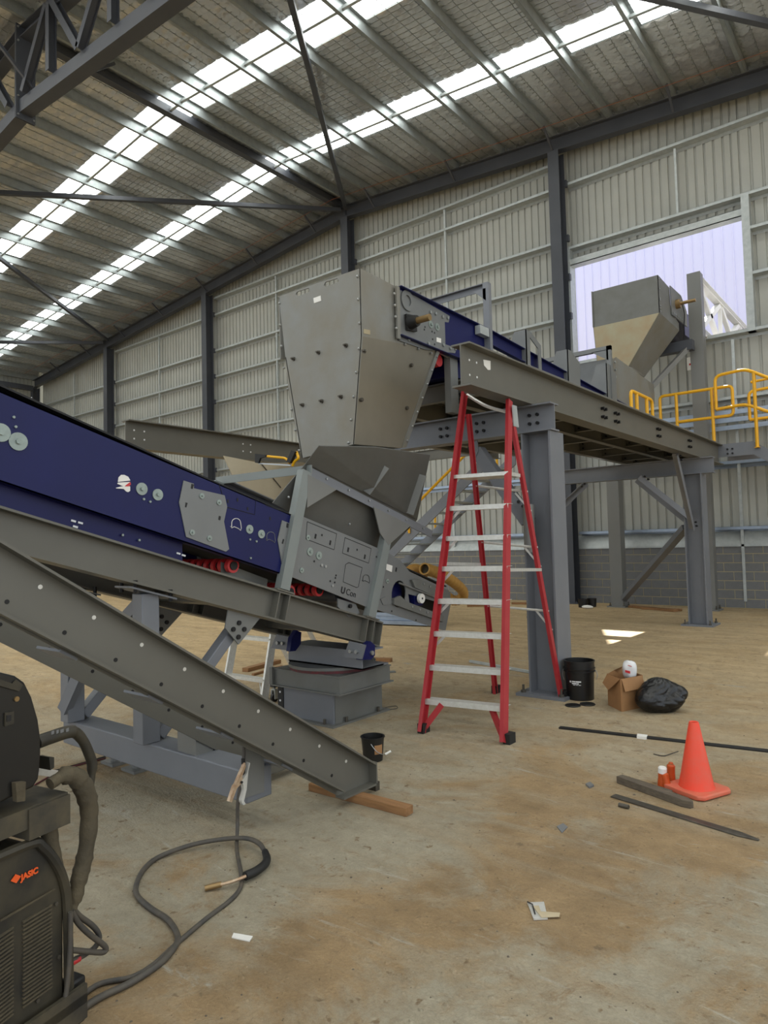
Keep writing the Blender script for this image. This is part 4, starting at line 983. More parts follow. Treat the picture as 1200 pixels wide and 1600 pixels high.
# ------------------------------------------------------------------ undercarriage below the conveyor
UCg = thing('support_frame', 'lilac grey box beam undercarriage with posts under the blue conveyor', 'frame', (-4.2, 2.64, 0))
b = B(); b.box(-5.25, -3.1, 2.55, 2.74, .15, .33); bevel(ob('axle_beam', b, M['frame'], UCg), .008)
for X in (-4.13, -5.13):
    ztp = .885+.2962*(4.915-2.57)-.245
    b = B(); b.box(X-.06, X+.06, 2.50, 2.63, .33, ztp-.02); o = bevel(ob('post', b, M['frame'], UCg), .006)
    b = B(); b.prism([(X-.1, 2.40, ztp+.026), (X+.1, 2.40, ztp+.026), (X+.1, 2.74, ztp-.075), (X-.1, 2.74, ztp-.075)], (0, 0, .012)); ob('cap_plate', b, M['frame'], o)
    b = B()
    for yy in (2.44, 2.70):
        for dx in (-.085, .085): q = Vector((X+dx, yy, ztp+.055-.2962*(yy-2.30))); b.cyl(q-Vector((0, 0, .02)), q+Vector((0, 0, .06)), .014, 6)
    ob('bolts', b, M['blackbolt'], o)
    Xg = X+.085
    gp = [px(x_, y_, -4.06) for x_, y_ in ((355,953),(404,966),(371,1007),(350,981))]
    b = B(); b.prism([Vector((Xg, p.y, p.z)) for p in gp], (-.012, 0, 0)); g = ob('gusset', b, M['paint'], UCg)
    b = B()
    for q in ((371,973),(362,983),(379,983),(370,995)): p = px(*q, -4.06); b.cyl((Xg, p.y, p.z), (Xg+.012, p.y, p.z), .018, 10)
    ob('bolts', b, M['blackbolt'], g)
    sa, sb = px(372, 985, -4.06), px(318, 1033, -4.06)
    dd = (sb-sa).normalized(); e = Vector((X, sa.y, sa.z))+Vector((0, dd.y, dd.z)).normalized()*.92
    b = B(); b.bar((X, sa.y, sa.z), (X, 2.64, .36), .08, .09, up=(1,0,0)); bevel(ob('raking_strut', b, M['frame'], UCg), .006)
b = B(); b.bar((-5.13, 2.5, .42), (-4.75, 2.56, 1.0), .06, .09); ob('diagonal', b, M['frame'], UCg)
b = B(); b.bar((-4.2, 2.57, 1.25), (-4.75, 2.57, .9), .06, .08); ob('diagonal', b, M['frame'], UCg)
b = B(); b.box(-3.79, -3.60, 2.57, 2.70, .33, .62); ob('beam_saddle', b, M['paint'], UCg)
b = B(); b.prism([px(x_, y_, -3.09) for x_, y_ in ((384,1163),(413,1174),(413,1237),(384,1247))], (-.012, 0, 0)); ob('end_bracket', b, M['paint'], UCg)
for q in ((180,1190), (213,1201)):
    c_ = pz(*q, .01); c_.y = max(c_.y, 2.64)
    b = B(); b.cb((c_.x, c_.y, .01), .17, .14, .02); fpt = ob('foot_plate', b, M['paint'], UCg)
    b = B(); b.cyl((c_.x, c_.y, .02), (c_.x, c_.y-.0, .15), .03, 10); ob('foot_stem', b, M['paint'], UCg)
# ------------------------------------------------------------------ steep pair of channels leaning to the floor
RF = thing('inclined_channel_frame', 'pair of long grey steel channels sloping steeply down to the floor in the foreground', 'frame', (-3.3, 3.2, 0))
def cline(X, f): return None
TS = .644; XA, XB = -2.95, -3.60
def ct(y_): return 1.641-.6436*(y_-1.177)
cup = Vector((0, math.sin(math.atan(.6436)), math.cos(math.atan(.6436))))
def web(X):
    b = B(); b.prism([(X, 0, ct(0)), (X, 3.43, ct(3.43)+.0), (X, 3.43, .06), (X, 3.13, .06), (X, 0, ct(0)-.291)], (.011, 0, 0)); return b
for X, nm, sg in ((XA, 'channel_web', 1), (XB, 'channel_web', -1)):
    o = ob(nm, web(X), M['beamp'], RF)
    xa_, xb_ = (X, X+.075) if sg > 0 else (X-.075, X)
    for zo in (0, -.279):
        b = B(); y1 = 3.43 if zo == 0 else 3.13
        b.prism([(xa_, 0, ct(0)+zo), (xb_, 0, ct(0)+zo), (xb_, y1, ct(y1)+zo), (xa_, y1, ct(y1)+zo)], (0, 0, -.013)); ob('channel_flange', b, M['beamp'], o)
    b = B(); b.box(xa_, xb_, 3.12, 3.44, .05, .061); ob('channel_flange', b, M['beamp'], o)
    b = B(); b.box(xa_, xb_, 3.43, 3.441, .05, ct(3.43)+.004); ob('end_plate', b, M['beamp'], o)
    for dn, off, mm in ((-.07, .0, 'alu'), (-.185, .07, 'blackbolt')):  # upper holes are bright discs, light through them put into the colour
        b = B()
        for k in range(14):
            yy = 3.25-k*.235-off
            if yy < .1: continue
            c_ = Vector((X, yy, ct(yy)))+cup*dn
            if c_.z > .09: b.cyl(c_+Vector((-.002, 0, 0)), c_+Vector((.0128, 0, 0)), .010, 8)
        ob('bolt_holes', b, M[mm], o)
for k in range(6):
    yy = .75+.42*k; c_ = Vector((0, yy, ct(yy)))-cup*.26
    b = B(); b.bar((XA-.2, c_.y, c_.z), (XA+.02, c_.y, c_.z), .09, .012, up=cup); ob('cross_plate', b, M['frame'], RF)
# timber block under the tips
tp0, tp1 = pz(648, 1272, 0), None
b = B(T=Matrix.Translation((-2.49, 3.27, 0)) @ Matrix.Rotation(R(2), 4, 'Z')); b.box(-.78, 0, -.04, .035, 0, .05); bevel(ob('timber_block', b, M['wood'], label='sawn timber length lying under the tip of the steep grey channels', cat='timber'), .003)
b = B(); b.box(-2.99, -2.90, 3.45, 3.49, 0, .055); b.box(-3.25, -2.99, 3.45, 3.465, 0, .055); ob('angle_offcut', b, M['steelbar'], label='small steel angle offcut standing against the timber under the channel tip', cat='offcut')

# ------------------------------------------------------------------ slew pedestal
PD = thing('slew_pedestal', 'squat grey welded steel pedestal with round slew plate under the conveyor tail', 'pedestal', (-4.62, 4.84, 0))
b = B(); b.box(-4.97, -4.17, 4.40, 5.20, 0, .018); ob('base_plate', b, M['hop2'], PD)
b = B(); b.box(-4.86, -4.22, 4.46, 4.48, .018, .29); ob('front_panel', b, M['frame'], PD)
b = B(); b.box(-4.24, -4.215, 4.48, 5.14, .018, .29); ob('side_panel', b, M['hop2'], PD)
b = B(); b.box(-4.93, -4.90, 4.48, 5.14, .018, .29); b.box(-4.90, -4.24, 5.12, 5.14, .018, .29); ob('back_panel', b, M['hop2'], PD)
b = B(); b.box(-4.93, -4.86, 4.45, 4.475, .018, .29); ob('corner_strip', b, M['black'], PD)
b = B()
for z in (.07, .15, .23): b.cyl((-4.895, 4.452, z), (-4.895, 4.445, z), .01, 8)
ob('bolt_holes', b, M['print_'], PD)
for a_, c_ in (((-4.95, 4.43), (-4.11, 4.45)), ((-4.95, 5.12), (-4.11, 5.14)), ((-4.95, 4.45), (-4.93, 5.12)), ((-4.13, 4.45), (-4.11, 5.12))):
    b = B(); b.box(a_[0], c_[0], a_[1], c_[1], .302, .442); ob('ring_web', b, M['hop2'], PD)
b = B(); b.box(-4.97, -4.09, 4.40, 5.17, .29, .302); ob('ring_flange', b, M['hop2'], PD)
b = B(); b.box(-4.96, -4.10, 4.42, 5.15, .442, .452); ob('ring_flange', b, M['hop2'], PD)
b = B(); b.box(-4.99, -4.95, 4.40, 4.44, .302, .46); ob('ring_end', b, M['hop2'], PD)
b = B(); b.cyl((-4.53, 4.79, .452), (-4.53, 4.79, .478), .405, 40); ob('grease_ring', b, M['rust'], PD)
b = B(); b.cyl((-4.53, 4.79, .478), (-4.53, 4.79, .505), .415, 40); ob('slew_plate', b, M['hop2'], PD)
b = B(); b.chan((-4.88, 4.55, .672), (-3.95, 4.55, .672), .165, .3, .014, side=-1); b.box(-4.88, -3.95, 4.55, 4.92, .507, .52); ob('cross_head', b, M['frame'], PD)
for lp, vp, Xv, pin in ((((423,1013),(432,991),(456,996),(448,1016)), ((453,1018),(456,997),(464,985),(471,988),(470,1006),(462,1017)), -4.62, None),
                        (((537,1027),(545,1002),(571,1008),(565,1030)), ((563,1031),(571,1008),(579,1002),(586,1008),(586,1024),(580,1031)), -3.93, (580,1020))):
    b = B(); b.prism([py(*q, 4.45) for q in lp], (0, .014, 0)); o = ob('lug_plate', b, M['frame'], PD)
    b = B()
    for f_ in (.3, .68):
        c_ = py(*lp[0], 4.45).lerp(py(*lp[2], 4.45), .5)+Vector((.09*(f_*2-1), 0, 0)); b.cyl(c_, c_+Vector((0, -.025, 0)), .017, 6)
    ob('bolts', b, M['bolt'], o)
    b = B(); b.prism([px(*q, Xv) for q in vp], (-.05, 0, 0)); o = ob('pivot_lug', b, M['blue'], PD)
    if pin: c_ = px(*pin, Xv); b = B(); b.cyl(c_, c_+Vector((.02, 0, 0)), .02, 14); ob('pivot_pin', b, M['bolt'], o)
b = B()
for q in ((-4.80, 4.43), (-4.30, 4.43), (-4.19, 4.6), (-4.19, 5.05)): b.cyl((q[0], q[1], .018), (q[0], q[1], .06), .014, 6)
ob('anchor_bolts', b, M['steelbar'], PD)
# ================================================================== red platform ladder
LD = thing('step_ladder', 'tall red fibreglass step ladder with aluminium treads under the platform beam', 'ladder', (-3.2, 5.5, 0))
fl, fr_, rl, rr = pz(660,1145), pz(794,1162), pz(774,1083), pz(882,1092)
tl_, tr_ = py(727,616,5.98), py(801,628,6.10)
def chan_rail(p, q, nm='rail', wd=.075, th=.035, m='red', face=(1,0,0)):
    b = B(); b.chan(p, q, wd, th, .006, up=Vector((0,1,0)), side=1 if face[0] > 0 else -1); return ob(nm, b, M[m], LD)
def step_at(f): return fl.lerp(tl_, f), fr_.lerp(tr_, f)
ra = chan_rail(fl, tl_, 'front_rail', face=(-1,0,0)); rb = chan_rail(fr_, tr_+Vector((0, 0, .0)), 'front_rail', face=(1,0,0))
lt, rt2 = fl.lerp(tl_, .93)+Vector((.03, .06, 0)), fr_.lerp(tr_, .93)+Vector((0, .06, 0))
rc = chan_rail(rl, lt, 'rear_rail', .055, face=(-1,0,0)); rd = chan_rail(rr, rt2, 'rear_rail', .055, face=(1,0,0))
for o, p in ((ra, fl), (rb, fr_), (rc, rl), (rd, rr)):
    b = B(); b.cb((p.x, p.y+.02, .04), .06, .10, .08); ob('foot', b, M['black'], o)
# treads at the heights the photo shows
def zof(y_, xl=690): 
    best = None
    for k in range(1001):
        q = fl.lerp(tl_, k/1000); v_ = q-CAM; yy = 800-CAM_F*v_.dot(_u)/v_.dot(_fw)
        if best is None or abs(yy-y_) < best[0]: best = (abs(yy-y_), k/1000)
    return best[1]
for i, yy in enumerate((1095, 1042, 990, 939, 889, 842, 795)):
    f = zof(yy); p, q = fl.lerp(tl_, f), fr_.lerp(tr_, f+(.0)); q.z = p.z
    b = B(); b.box(0, 1, -.03, .06, -.022, .022) if False else None
    b = B(); b.chan(p+Vector((.01, -.035, .02)), q+Vector((-.01, -.035, .02)), .042, .09, .004, side=-1); b.prism([p+Vector((.01, -.035, .02)), q+Vector((-.01, -.035, .02)), q+Vector((-.01, .06, .02)), p+Vector((.01, .06, .02))], (0, 0, .003))
    ob('tread', b, M['alu'], LD)
    if i in (0,):
        for e, s_ in ((p, 1), (q, -1)):
            b = B(); b.bar(e+Vector((s_*.16, 0, -.01)), e+Vector((s_*.0, -.08, -.24)), .03, .05); ob('tread_brace', b, M['red'], LD)
    elif i > 1:
        for e, s_ in ((p, 1), (q, -1)):
            b = B(); b.bar(e+Vector((s_*.10, .02, -.01)), e+Vector((s_*.01, -.0, -.10)), .004, .025); ob('tread_brace', b, M['alu'], LD)
f = zof(748); p, q = fl.lerp(tl_, f), fr_.lerp(tr_, f); q.z = p.z
b = B(); b.prism([p+Vector((.01, -.03, 0)), q+Vector((-.02, -.03, 0)), q+Vector((-.06, .30, 0)), p+Vector((.02, .30, 0))], (0, 0, .035)); ob('standing_platform', b, M['alu'], LD)
# rear spreaders
for f0 in (.32, .55, .75):
    p, q = rl.lerp(lt, f0), rr.lerp(rt2, f0); b = B(); b.tube([p, q], .013, 6); ob('rear_brace', b, M['alu'], LD)
    b = B(); b.bar(q, q+Vector((-.12, 0, -.12)) if False else q.lerp(rr.lerp(rt2, f0-.08), 1)+Vector((-.0, 0, 0)), .005, .02) if False else b.bar(q+Vector((-.14, 0, 0)), rr.lerp(rt2, f0-.07), .005, .02); ob('rear_stay', b, M['alu'], LD)
for A, Bq in ((fl.lerp(tl_, .45), rl.lerp(lt, .47)), (fr_.lerp(tr_, .45), rr.lerp(rt2, .47))):
    b = B(); b.bar(A, Bq, .006, .03); ob('spreader', b, M['alu'], LD)
b = B(); b.tube(smooth_path([tl_+Vector((.02, 0, -.01)), tl_.lerp(tr_, .5)+Vector((0, -.05, -.09)), tr_+Vector((-.05, 0, -.10))]), .018, 6); ob('top_bar', b, M['alu'], LD)
b = B(); b.prism([rt2+Vector((0,-.05,-.05)), rt2+Vector((.0,.05,-.05)), rt2+Vector((0,.02,.16)), rt2+Vector((0,-.06,.16))], (.012, 0, 0)); ob('hinge_plate', b, M['galv'], LD)

# ================================================================== small aluminium ladder on castors behind the conveyor
AL = thing('step_ladder', 'low aluminium step ladder on castors seen under the blue conveyor', 'ladder', (-6.4, 5.6, 0))
a0 = pz(412, 1096); a1 = py(428, 985, a0.y+.34)
dx = Vector((-.62, -.02, 0))
b0 = a0+dx; b1 = a1+dx
for p, q in ((a0, a1), (b0, b1)):
    b = B(); b.bar(p+(p-q)*.0, q+(q-p)*.9, .03, .085, up=(0,1,0)); ob('rail', b, M['alu'], AL)
for f in (.28, .86, 1.45):
    p = a0+(a1-a0)*f; q = b0+(b1-b0)*f
    b = B(); b.bar(p, q, .10, .035); ob('tread', b, M['alu'], AL)
for p, q in ((a0, a1), (b0, b1)):
    t_ = p+(q-p)*1.9; b = B(); b.bar(t_, (t_.x, t_.y+.75, 0.02), .03, .05, up=(0,1,0)); ob('rear_leg', b, M['alu'], AL)
b = B(); b.bar(a0+Vector((-.02, -.01, .02)), a0+(a1-a0)*.3+Vector((-.12, 0, 0)), .012, .03); ob('brace', b, M['alu'], AL)
cw = a0+Vector((.10, .06, 0))
b = B(); b.cyl((cw.x-.015, cw.y, .045), (cw.x+.015, cw.y, .045), .045, 16); ob('castor_wheel', b, M['black'], AL)
b = B(); b.box(cw.x-.03, cw.x-.02, cw.y-.02, cw.y+.02, .03, .12); b.box(cw.x+.02, cw.x+.03, cw.y-.02, cw.y+.02, .03, .12); b.box(cw.x-.03, cw.x+.03, cw.y-.02, cw.y+.02, .12, .13); ob('castor_fork', b, M['galv'], AL)
b = B(); b.box(cw.x-.03, cw.x+.03, cw.y-.03, cw.y+.03, .15, .24); ob('castor_spring', b, M['black'], AL)
b = B(); b.cyl((cw.x, cw.y, .13), (cw.x, cw.y, .16), .012, 8); ob('castor_stem', b, M['galv'], AL)
# ================================================================== things standing and lying on the floor
def bucket(name, label, c, r0, r1, h, ridges=True, n=32):
    t = thing(name, label, 'bucket', c); c = Vector(c)
    prof = [(0, 0), (r0, 0), (r0+(r1-r0)*.7, h*.72)]
    if ridges: prof += [(r1+.010, h*.72), (r1+.010, h*.735), (r1-.002, h*.735), (r1, h*.80), (r1+.009, h*.80), (r1+.009, h*.815), (r1, h*.815)]
    prof += [(r1, h*.97), (r1+.006, h*.97), (r1+.006, h), (r1-.006, h), (r0-.006, .008), (0, .008)]
    b = B(); b.lathe(c, prof, n); ob('body', b, M['plastic'], t); return t
p = pz(907, 1091)
bk = bucket('bucket', 'tall black plastic pail with white print beside the platform column foot', p, .132, .148, .385)
def onback(cx, cy, rad, ang, z): return Vector((cx+rad*math.cos(ang), cy+rad*math.sin(ang), z))
va = math.atan2(-p.y, -p.x)
def curved_patch(c, r_, a0, a1, z0, z1, n=6, t=.001):
    b = B(); vv = []
    for k in range(n+1):
        a = a0+(a1-a0)*k/n
        for rr in (r_, r_+t):
            for z in (z0, z1): vv.append((c.x+rr*math.cos(a), c.y+rr*math.sin(a), z))
    f = []
    for k in range(n):
        i, j = 4*k, 4*(k+1); f += [(i, j, j+1, i+1), (i+2, i+3, j+3, j+2), (i+1, j+1, j+3, i+3), (i, i+2, j+2, j)]
    f += [(0, 1, 3, 2), (4*n, 4*n+2, 4*n+3, 4*n+1)]
    return b.add(vv, f)
for (a0, a1, z0, z1) in ((-.75, -.62, .178, .196), (-.56, -.30, .184, .196), (-.28, .08, .184, .196), (-.56, -.22, .166, .177), (-.2, -.08, .166, .177), (-.48, -.3, .155, .160), (-.26, -.14, .155, .160), (-.1, .07, .155, .160)):
    ob('printed_line', curved_patch(p, .1425, va+a0, va+a1, z0, z1), M['print_'], bk, recalc=True)
b = B(); b.tube(smooth_path([onback(p.x, p.y, .158, va+1.5, .29), onback(p.x, p.y, .175, va+1.35, .24), onback(p.x, p.y, .165, va+1.2, .2)]), .003, 5); b.tube(smooth_path([onback(p.x, p.y, .158, va-1.5, .29), onback(p.x, p.y, .17, va-1.3, .24), onback(p.x, p.y, .16, va-1.2, .19)]), .003, 5)
ob('wire_handle', b, M['bolt'], bk)
for i, q in enumerate(((895, 1103), (918, 1101))):
    c = pz(*q); b = B(); b.lathe(c, [(0, 0), (.07, 0), (.075, .006), (.07, .012), (0, .010)], 24); ob('disc', b, M['plastic'], label=('larger black disc flat on the floor in front of the tall pail', 'smaller black disc flat on the floor at the right of the tall pail')[i], cat='disc')
p = pz(583, 1187)
sb = bucket('bucket', 'small black plastic pail with a worn paper label near the channel tips', p, .072, .087, .175, False)
va = math.atan2(-p.y, -p.x)
ob('paper_label', curved_patch(p, .0825, va+.15, va+.95, .06, .125), M['card'], sb)
b = B(); b.tube(smooth_path([onback(p.x, p.y, .09, va-.15, .14), onback(p.x, p.y, .093, va+.3, .085), onback(p.x, p.y, .10, va+.9, .055), onback(p.x, p.y, .11, va+1.3, .06)]), .003, 5); ob('wire_handle', b, M['bolt'], sb)
b = B(); q = onback(p.x, p.y, .108, va+1.0, .055); b.cyl(q, q+Vector((.03, .03, .02)), .008, 8); ob('handle_grip', b, M['sticker'], sb)
# far pails by the wall
for i, q in enumerate(((911, 949), (925, 948))):
    p = pz(*q); bucket('bucket', ('left', 'right')[i]+' one of two small black pails at the foot of the block wall', p, .10, .11, .2, False, 20)
b = B(); p = pz(918, 951); b.sphere((p.x, p.y, .04), .12, 10, (1.2, .6, .35)); ob('rag', b, M['sticker'], label='crumpled white rag in front of the two small pails', cat='rag')
# cardboard box
C0, CL, CR = pz(972, 1112), pz(946, 1099), pz(1009, 1104)
bx = thing('cardboard_box', 'open brown cardboard box with torn flaps and arrow print', 'box', C0)
e1 = (CL-C0); e2 = (CR-C0); e2 = e2.normalized()*.30; e1 = e1.normalized()*.27; H = Vector((0, 0, .30)); t = .005
def wallp(a, c, nm='side'): b = B(); n_ = (c-a).cross(H).normalized()*t; b.prism([a, c, c+H, a+H], -n_); return ob(nm, b, M['card'], bx)
wl_ = wallp(C0, C0+e1); wr_ = wallp(C0+e2, C0); wallp(C0+e1, C0+e1+e2); wallp(C0+e1+e2, C0+e2)
b = B(); b.prism([C0, C0+e1, C0+e1+e2, C0+e2], (0, 0, .005)); ob('base', b, M['card'], bx)
nL = e1.cross(H).normalized(); nL = nL if nL.dot(CAM-C0) > 0 else -nL
nR = e2.cross(H).normalized(); nR = nR if nR.dot(CAM-C0) > 0 else -nR
T0 = C0+H
b = B(); b.prism([T0+e1*.98, T0+e1*.02, T0+e1*.10+nL*.02+Vector((0,0,-.03)), T0+e1*.3+nL*.045+Vector((0,0,-.085)), T0+e1*.5+nL*.06+Vector((0,0,-.125)), T0+e1*1.0+nL*.05+Vector((0,0,-.085))], nL*.005); ob('flap', b, M['card'], bx)
b = B(); b.prism([T0+e2*.02, T0+e2*.98, T0+e2*.97+nR*.03+Vector((0,0,-.11)), T0+e2*.05+nR*.03+Vector((0,0,-.115))], nR*.005); ob('flap', b, M['card'], bx)
b = B(); b.prism([T0+e1+e2*.05, T0+e1+e2*.3+Vector((0,0,.02)), T0+e1+e2*.5+Vector((0,0,-.01)), T0+e1+e2*.75+Vector((0,0,.045)), T0+e1+e2*.95], nL.cross(Vector((0,0,1)))*.004); ob('flap', b, M['card'], bx)
for kz in (.075, .175):
    s_ = 1 if kz > .1 else -1
    q = C0+e1*.42+nL*.0015+Vector((0,0,kz+.02)); u_ = e1.normalized()
    b = B(); b.prism([q-u_*.035, q+u_*.035, q+Vector((0,0,.035*s_))], nL*.001); ob('arrow_print', b, M['dprint'], bx)
for k in (.45, .58):
    q = C0+e2*k+nR*.0015+Vector((0,0,.05)); u_ = e2.normalized(); b = B(); b.prism([q-u_*.01, q+u_*.01, q+u_*.01+Vector((0,0,.07)), q-u_*.01+Vector((0,0,.07))], nR*.001); ob('bar_print', b, M['dprint'], bx)
def crumple(c, r_, sc, seed, n=28, amp=.18, zmin=.0):
    rg = random.Random(seed); dirs = [Vector((rg.uniform(-1,1), rg.uniform(-1,1), rg.uniform(-1,1))).normalized() for _ in range(26)]
    hs = [rg.uniform(-1, 1) for _ in dirs]
    b = B(); b.sphere((0,0,0), 1, n); vv = []
    for q in b.v:
        q = Vector(q); d = sum(h*max(0, q.dot(k_))**6 for h, k_ in zip(hs, dirs)); ridge = abs(math.sin(5*q.x+3*q.y*2+seed)+math.sin(7*q.y-4*q.z))*.08
        q = q*(1+amp*d-ridge*amp*3); p_ = Vector((c[0]+q.x*r_*sc[0], c[1]+q.y*r_*sc[1], c[2]+q.z*r_*sc[2])); p_.z = max(p_.z, zmin+.002*rg.random()); vv.append(tuple(p_))
    b.v = vv; return b
q = C0+e1*.45+e2*.72+Vector((0,0,.335))
pb_ = ob('plastic_bag', crumple(q, .085, (.8,.8,1.15), 3), M['clearbag'], label='crumpled clear plastic bag with red print sticking out of the cardboard box', cat='bag', ang=60)
tocam = (CAM-q).normalized(); sd = tocam.cross(Vector((0,0,1))).normalized()
for k, (a_, z_, w0, h0) in enumerate(((-.02, -.035, .045, .035), (-.0, .03, .035, .018))):
    c_ = q+tocam*.078-sd*a_+Vector((0,0,z_)); b = B(); b.prism([c_-sd*w0/2, c_+sd*w0/2+Vector((0,0,.012)), c_+sd*w0/2+Vector((0,0,h0)), c_-sd*w0/2+Vector((0,0,h0-.01))], tocam*.002); ob('red_print', b, M['redp'], pb_)
# garbage bag: a full sack and its slumped lobe in one skin
gc = pz(1030, 1112)
def sack(c, seed=2, nu=72, nv=44):
    """one closed skin: a wide slumped sack with a round lobe in front, a tied-off ear at the right and pinched folds"""
    rg = random.Random(seed); fw_ = Vector((-_fw.x, -_fw.y, 0)).normalized(); sd_ = Vector((_rt.x, _rt.y, 0)).normalized()
    b = B(); vv = []
    def bump_(d, k, w_): return max(0, d.dot(k.normalized()))**w_
    for j in range(nv+1):
        ph = math.pi*j/nv
        for i in range(nu):
            th = 2*math.pi*i/nu
            d = Vector((math.sin(ph)*math.cos(th), math.sin(ph)*math.sin(th), math.cos(ph)))      # x right, y towards the viewer, z up
            r_ = 1+.34*bump_(d, Vector((-.9, .6, -.1)), 5)+.22*bump_(d, Vector((1, .2, .35)), 10)+.16*bump_(d, Vector((-.1, -.2, 1)), 5)-.26*bump_(d, Vector((.3, .9, .55)), 8)-.20*bump_(d, Vector((-.12, 1, .15)), 24)+.12*bump_(d, Vector((.6, .8, 0)), 12)
            fold = abs(math.sin(4.2*th+2.2*math.sin(3*ph+1)+seed)); r_ -= .10*(1-fold)**3*math.sin(ph); f2 = abs(math.sin(7*ph+2.6*math.sin(2.3*th))); r_ -= .055*(1-f2)**4
            q = Vector((d.x*.21, d.y*.17, d.z*.155))*r_
            vv.append(tuple(Vector(c)+sd_*q.x+fw_*q.y+Vector((0, 0, max(.003, q.z+.125)))))
    f = [(j*nu+i, j*nu+(i+1) % nu, (j+1)*nu+(i+1) % nu, (j+1)*nu+i) for j in range(nv) for i in range(nu)]
    return b.add(vv, f)
b = sack((gc.x+.0, gc.y+.05, 0))
gb = ob('garbage_bag', b, M['bag'], label='full black garbage bag slumped beside the cardboard box', cat='bag', ang=60)
# traffic cone
cc = pz(1089, 1236); tc_ = thing('traffic_cone', 'orange traffic cone with scuffed side on the dusty floor', 'cone', cc)
rot = Matrix.Translation(cc) @ Matrix.Rotation(R(-24), 4, 'Z')
b = B(T=rot); s_ = .150; k_ = .03
b.prism([(-s_+k_, -s_, .004), (s_-k_, -s_, .004), (s_, -s_+k_, .004), (s_, s_-k_, .004), (s_-k_, s_, .004), (-s_+k_, s_, .004), (-s_, s_-k_, .004), (-s_, -s_+k_, .004)], (0, 0, .028)); bevel(ob('base', b, M['conebase'], tc_), .008)
b = B(); b.lathe(cc, [(.108, .03), (.102, .045), (.03, .425), (.026, .432), (.020, .425), (.090, .045)], 32); ob('body', b, M['cone'], tc_)
# orange cartridges by the cone
for i, (q, h, tl__, wcap) in enumerate((((1034, 1229), .125, .08, 1), ((1043, 1231), .10, -.2, 0), ((1049, 1224), .135, .02, 0))):
    c_ = pz(*q); t_ = thing('foam_can', ('orange cartridge with a torn white top, leftmost beside the cone', 'crushed orange cartridge in the middle of three beside the cone', 'tall orange cartridge closest to the cone')[i], 'can', c_, 'orange cartridges by the cone')
    tm = Matrix.Rotation(tl__, 3, 'Y'); r_ = .026
    b = B(); b.lathe(c_, [(0, 0), (r_, .0), (r_, h*.3), (r_*.93, h*.5), (r_, h*.85), (r_*.6, h*.93), (r_*.5, h), (0, h)], 14, tm); ob('body', b, mat('cartridge_orange_%d' % i, (206, 92, 34), .5, 0, (180, 70, 24), 20, .5), t_)
    b = B(); hh = h*.86
    b.lathe(c_, [(r_*1.02, hh-.02), (r_*1.05, hh+.012), (r_*.8, hh+.02), (0, hh+.018)] if wcap else [(r_*.62, hh), (r_*.62, hh+.012), (0, hh+.014)], 14, tm); ob('cap', b, M['sticker'] if wcap else M['brass'], t_)
# bars and timbers by the cone
def floor_bar(name, label, cat, q0, q1, wd, h, m, z=0.0, taper=None, rolls=0):
    a, c = pz(*q0, z), pz(*q1, z); d = (c-a).normalized(); s_ = d.cross(Vector((0,0,1)))
    b = B()
    if taper: pts = [a-s_*wd/2, a+s_*wd/2, c-d*taper+s_*wd/2, c+s_*wd*.12, c-s_*wd*.12, c-d*taper-s_*wd/2]
    else: pts = [a-s_*wd/2, a+s_*wd/2, c+s_*wd/2, c-s_*wd/2]
    b.prism(pts, (0, 0, h)); return bevel(ob(name, b, M[m], label=label, cat=cat), min(.004, h*.2), 1)
floor_bar('timber_offcut', 'weathered dark timber batten lying in front of the traffic cone', 'timber', (968,1222), (1083,1264), .06, .045, 'wood2', taper=.05)
floor_bar('timber_offcut', 'thin pale batten lying behind the weathered dark batten', 'timber', (972,1218), (1050,1243), .025, .03, 'wood2')
floor_bar('steel_strip', 'long flat steel strip with a pointed end nearest the camera by the cone', 'strip', (958,1244), (1186,1314), .06, .008, 'steelbar', taper=.10)
floor_bar('black_bar', 'long flat black bar lying across the floor behind the cone', 'bar', (874,1138), (1290,1185), .05, .015, 'black')
floor_bar('steel_pipe', 'thin bright pipe on the floor behind the ladder', 'pipe', (734,1035), (838,1054), .035, .035, 'galv')
c_ = pz(975, 1259, .012); b = B(); b.cyl(c_+Vector((-.03, 0, 0)), c_+Vector((.03, -.005, 0)), .013, 12); ob('pipe_offcut', b, M['steelbar'], label='stub of grey pipe beside the pointed steel strip', cat='offcut')
floor_bar('timber_block', 'short timber offcut on the floor behind the slew pedestal', 'timber', (575,1033), (612,1034), .09, .05, 'wood')
floor_bar('steel_plate', 'small grey steel plate on the floor right of the slew pedestal', 'plate', (598,1051), (618,1050), .1, .012, 'hop2')
floor_bar('timber_plank', 'pale timber plank lying at the foot of the block wall', 'timber', (985,949), (1056,956), .14, .05, 'wood')
floor_bar('timber_plank', 'reddish timber plank against the block wall behind the pale plank', 'timber', (1003,952), (1065,955), .08, .05, 'wood')
floor_bar('timber_plank', 'timber plank on the floor far behind the ladder', 'timber', (800,944), (880,945), .12, .05, 'wood')
floor_bar('timber_plank', 'timber bearer under loose gear far behind the ladder', 'timber', (730,948), (780,947), .2, .08, 'wood')
floor_bar('timber_plank', 'weathered plank on the sand behind the low aluminium ladder', 'timber', (383,1050), (435,1036), .1, .05, 'wood')
floor_bar('timber_plank', 'thin pale stick on the sand left of the slew pedestal', 'timber', (395,1056), (440,1043), .04, .03, 'wood')
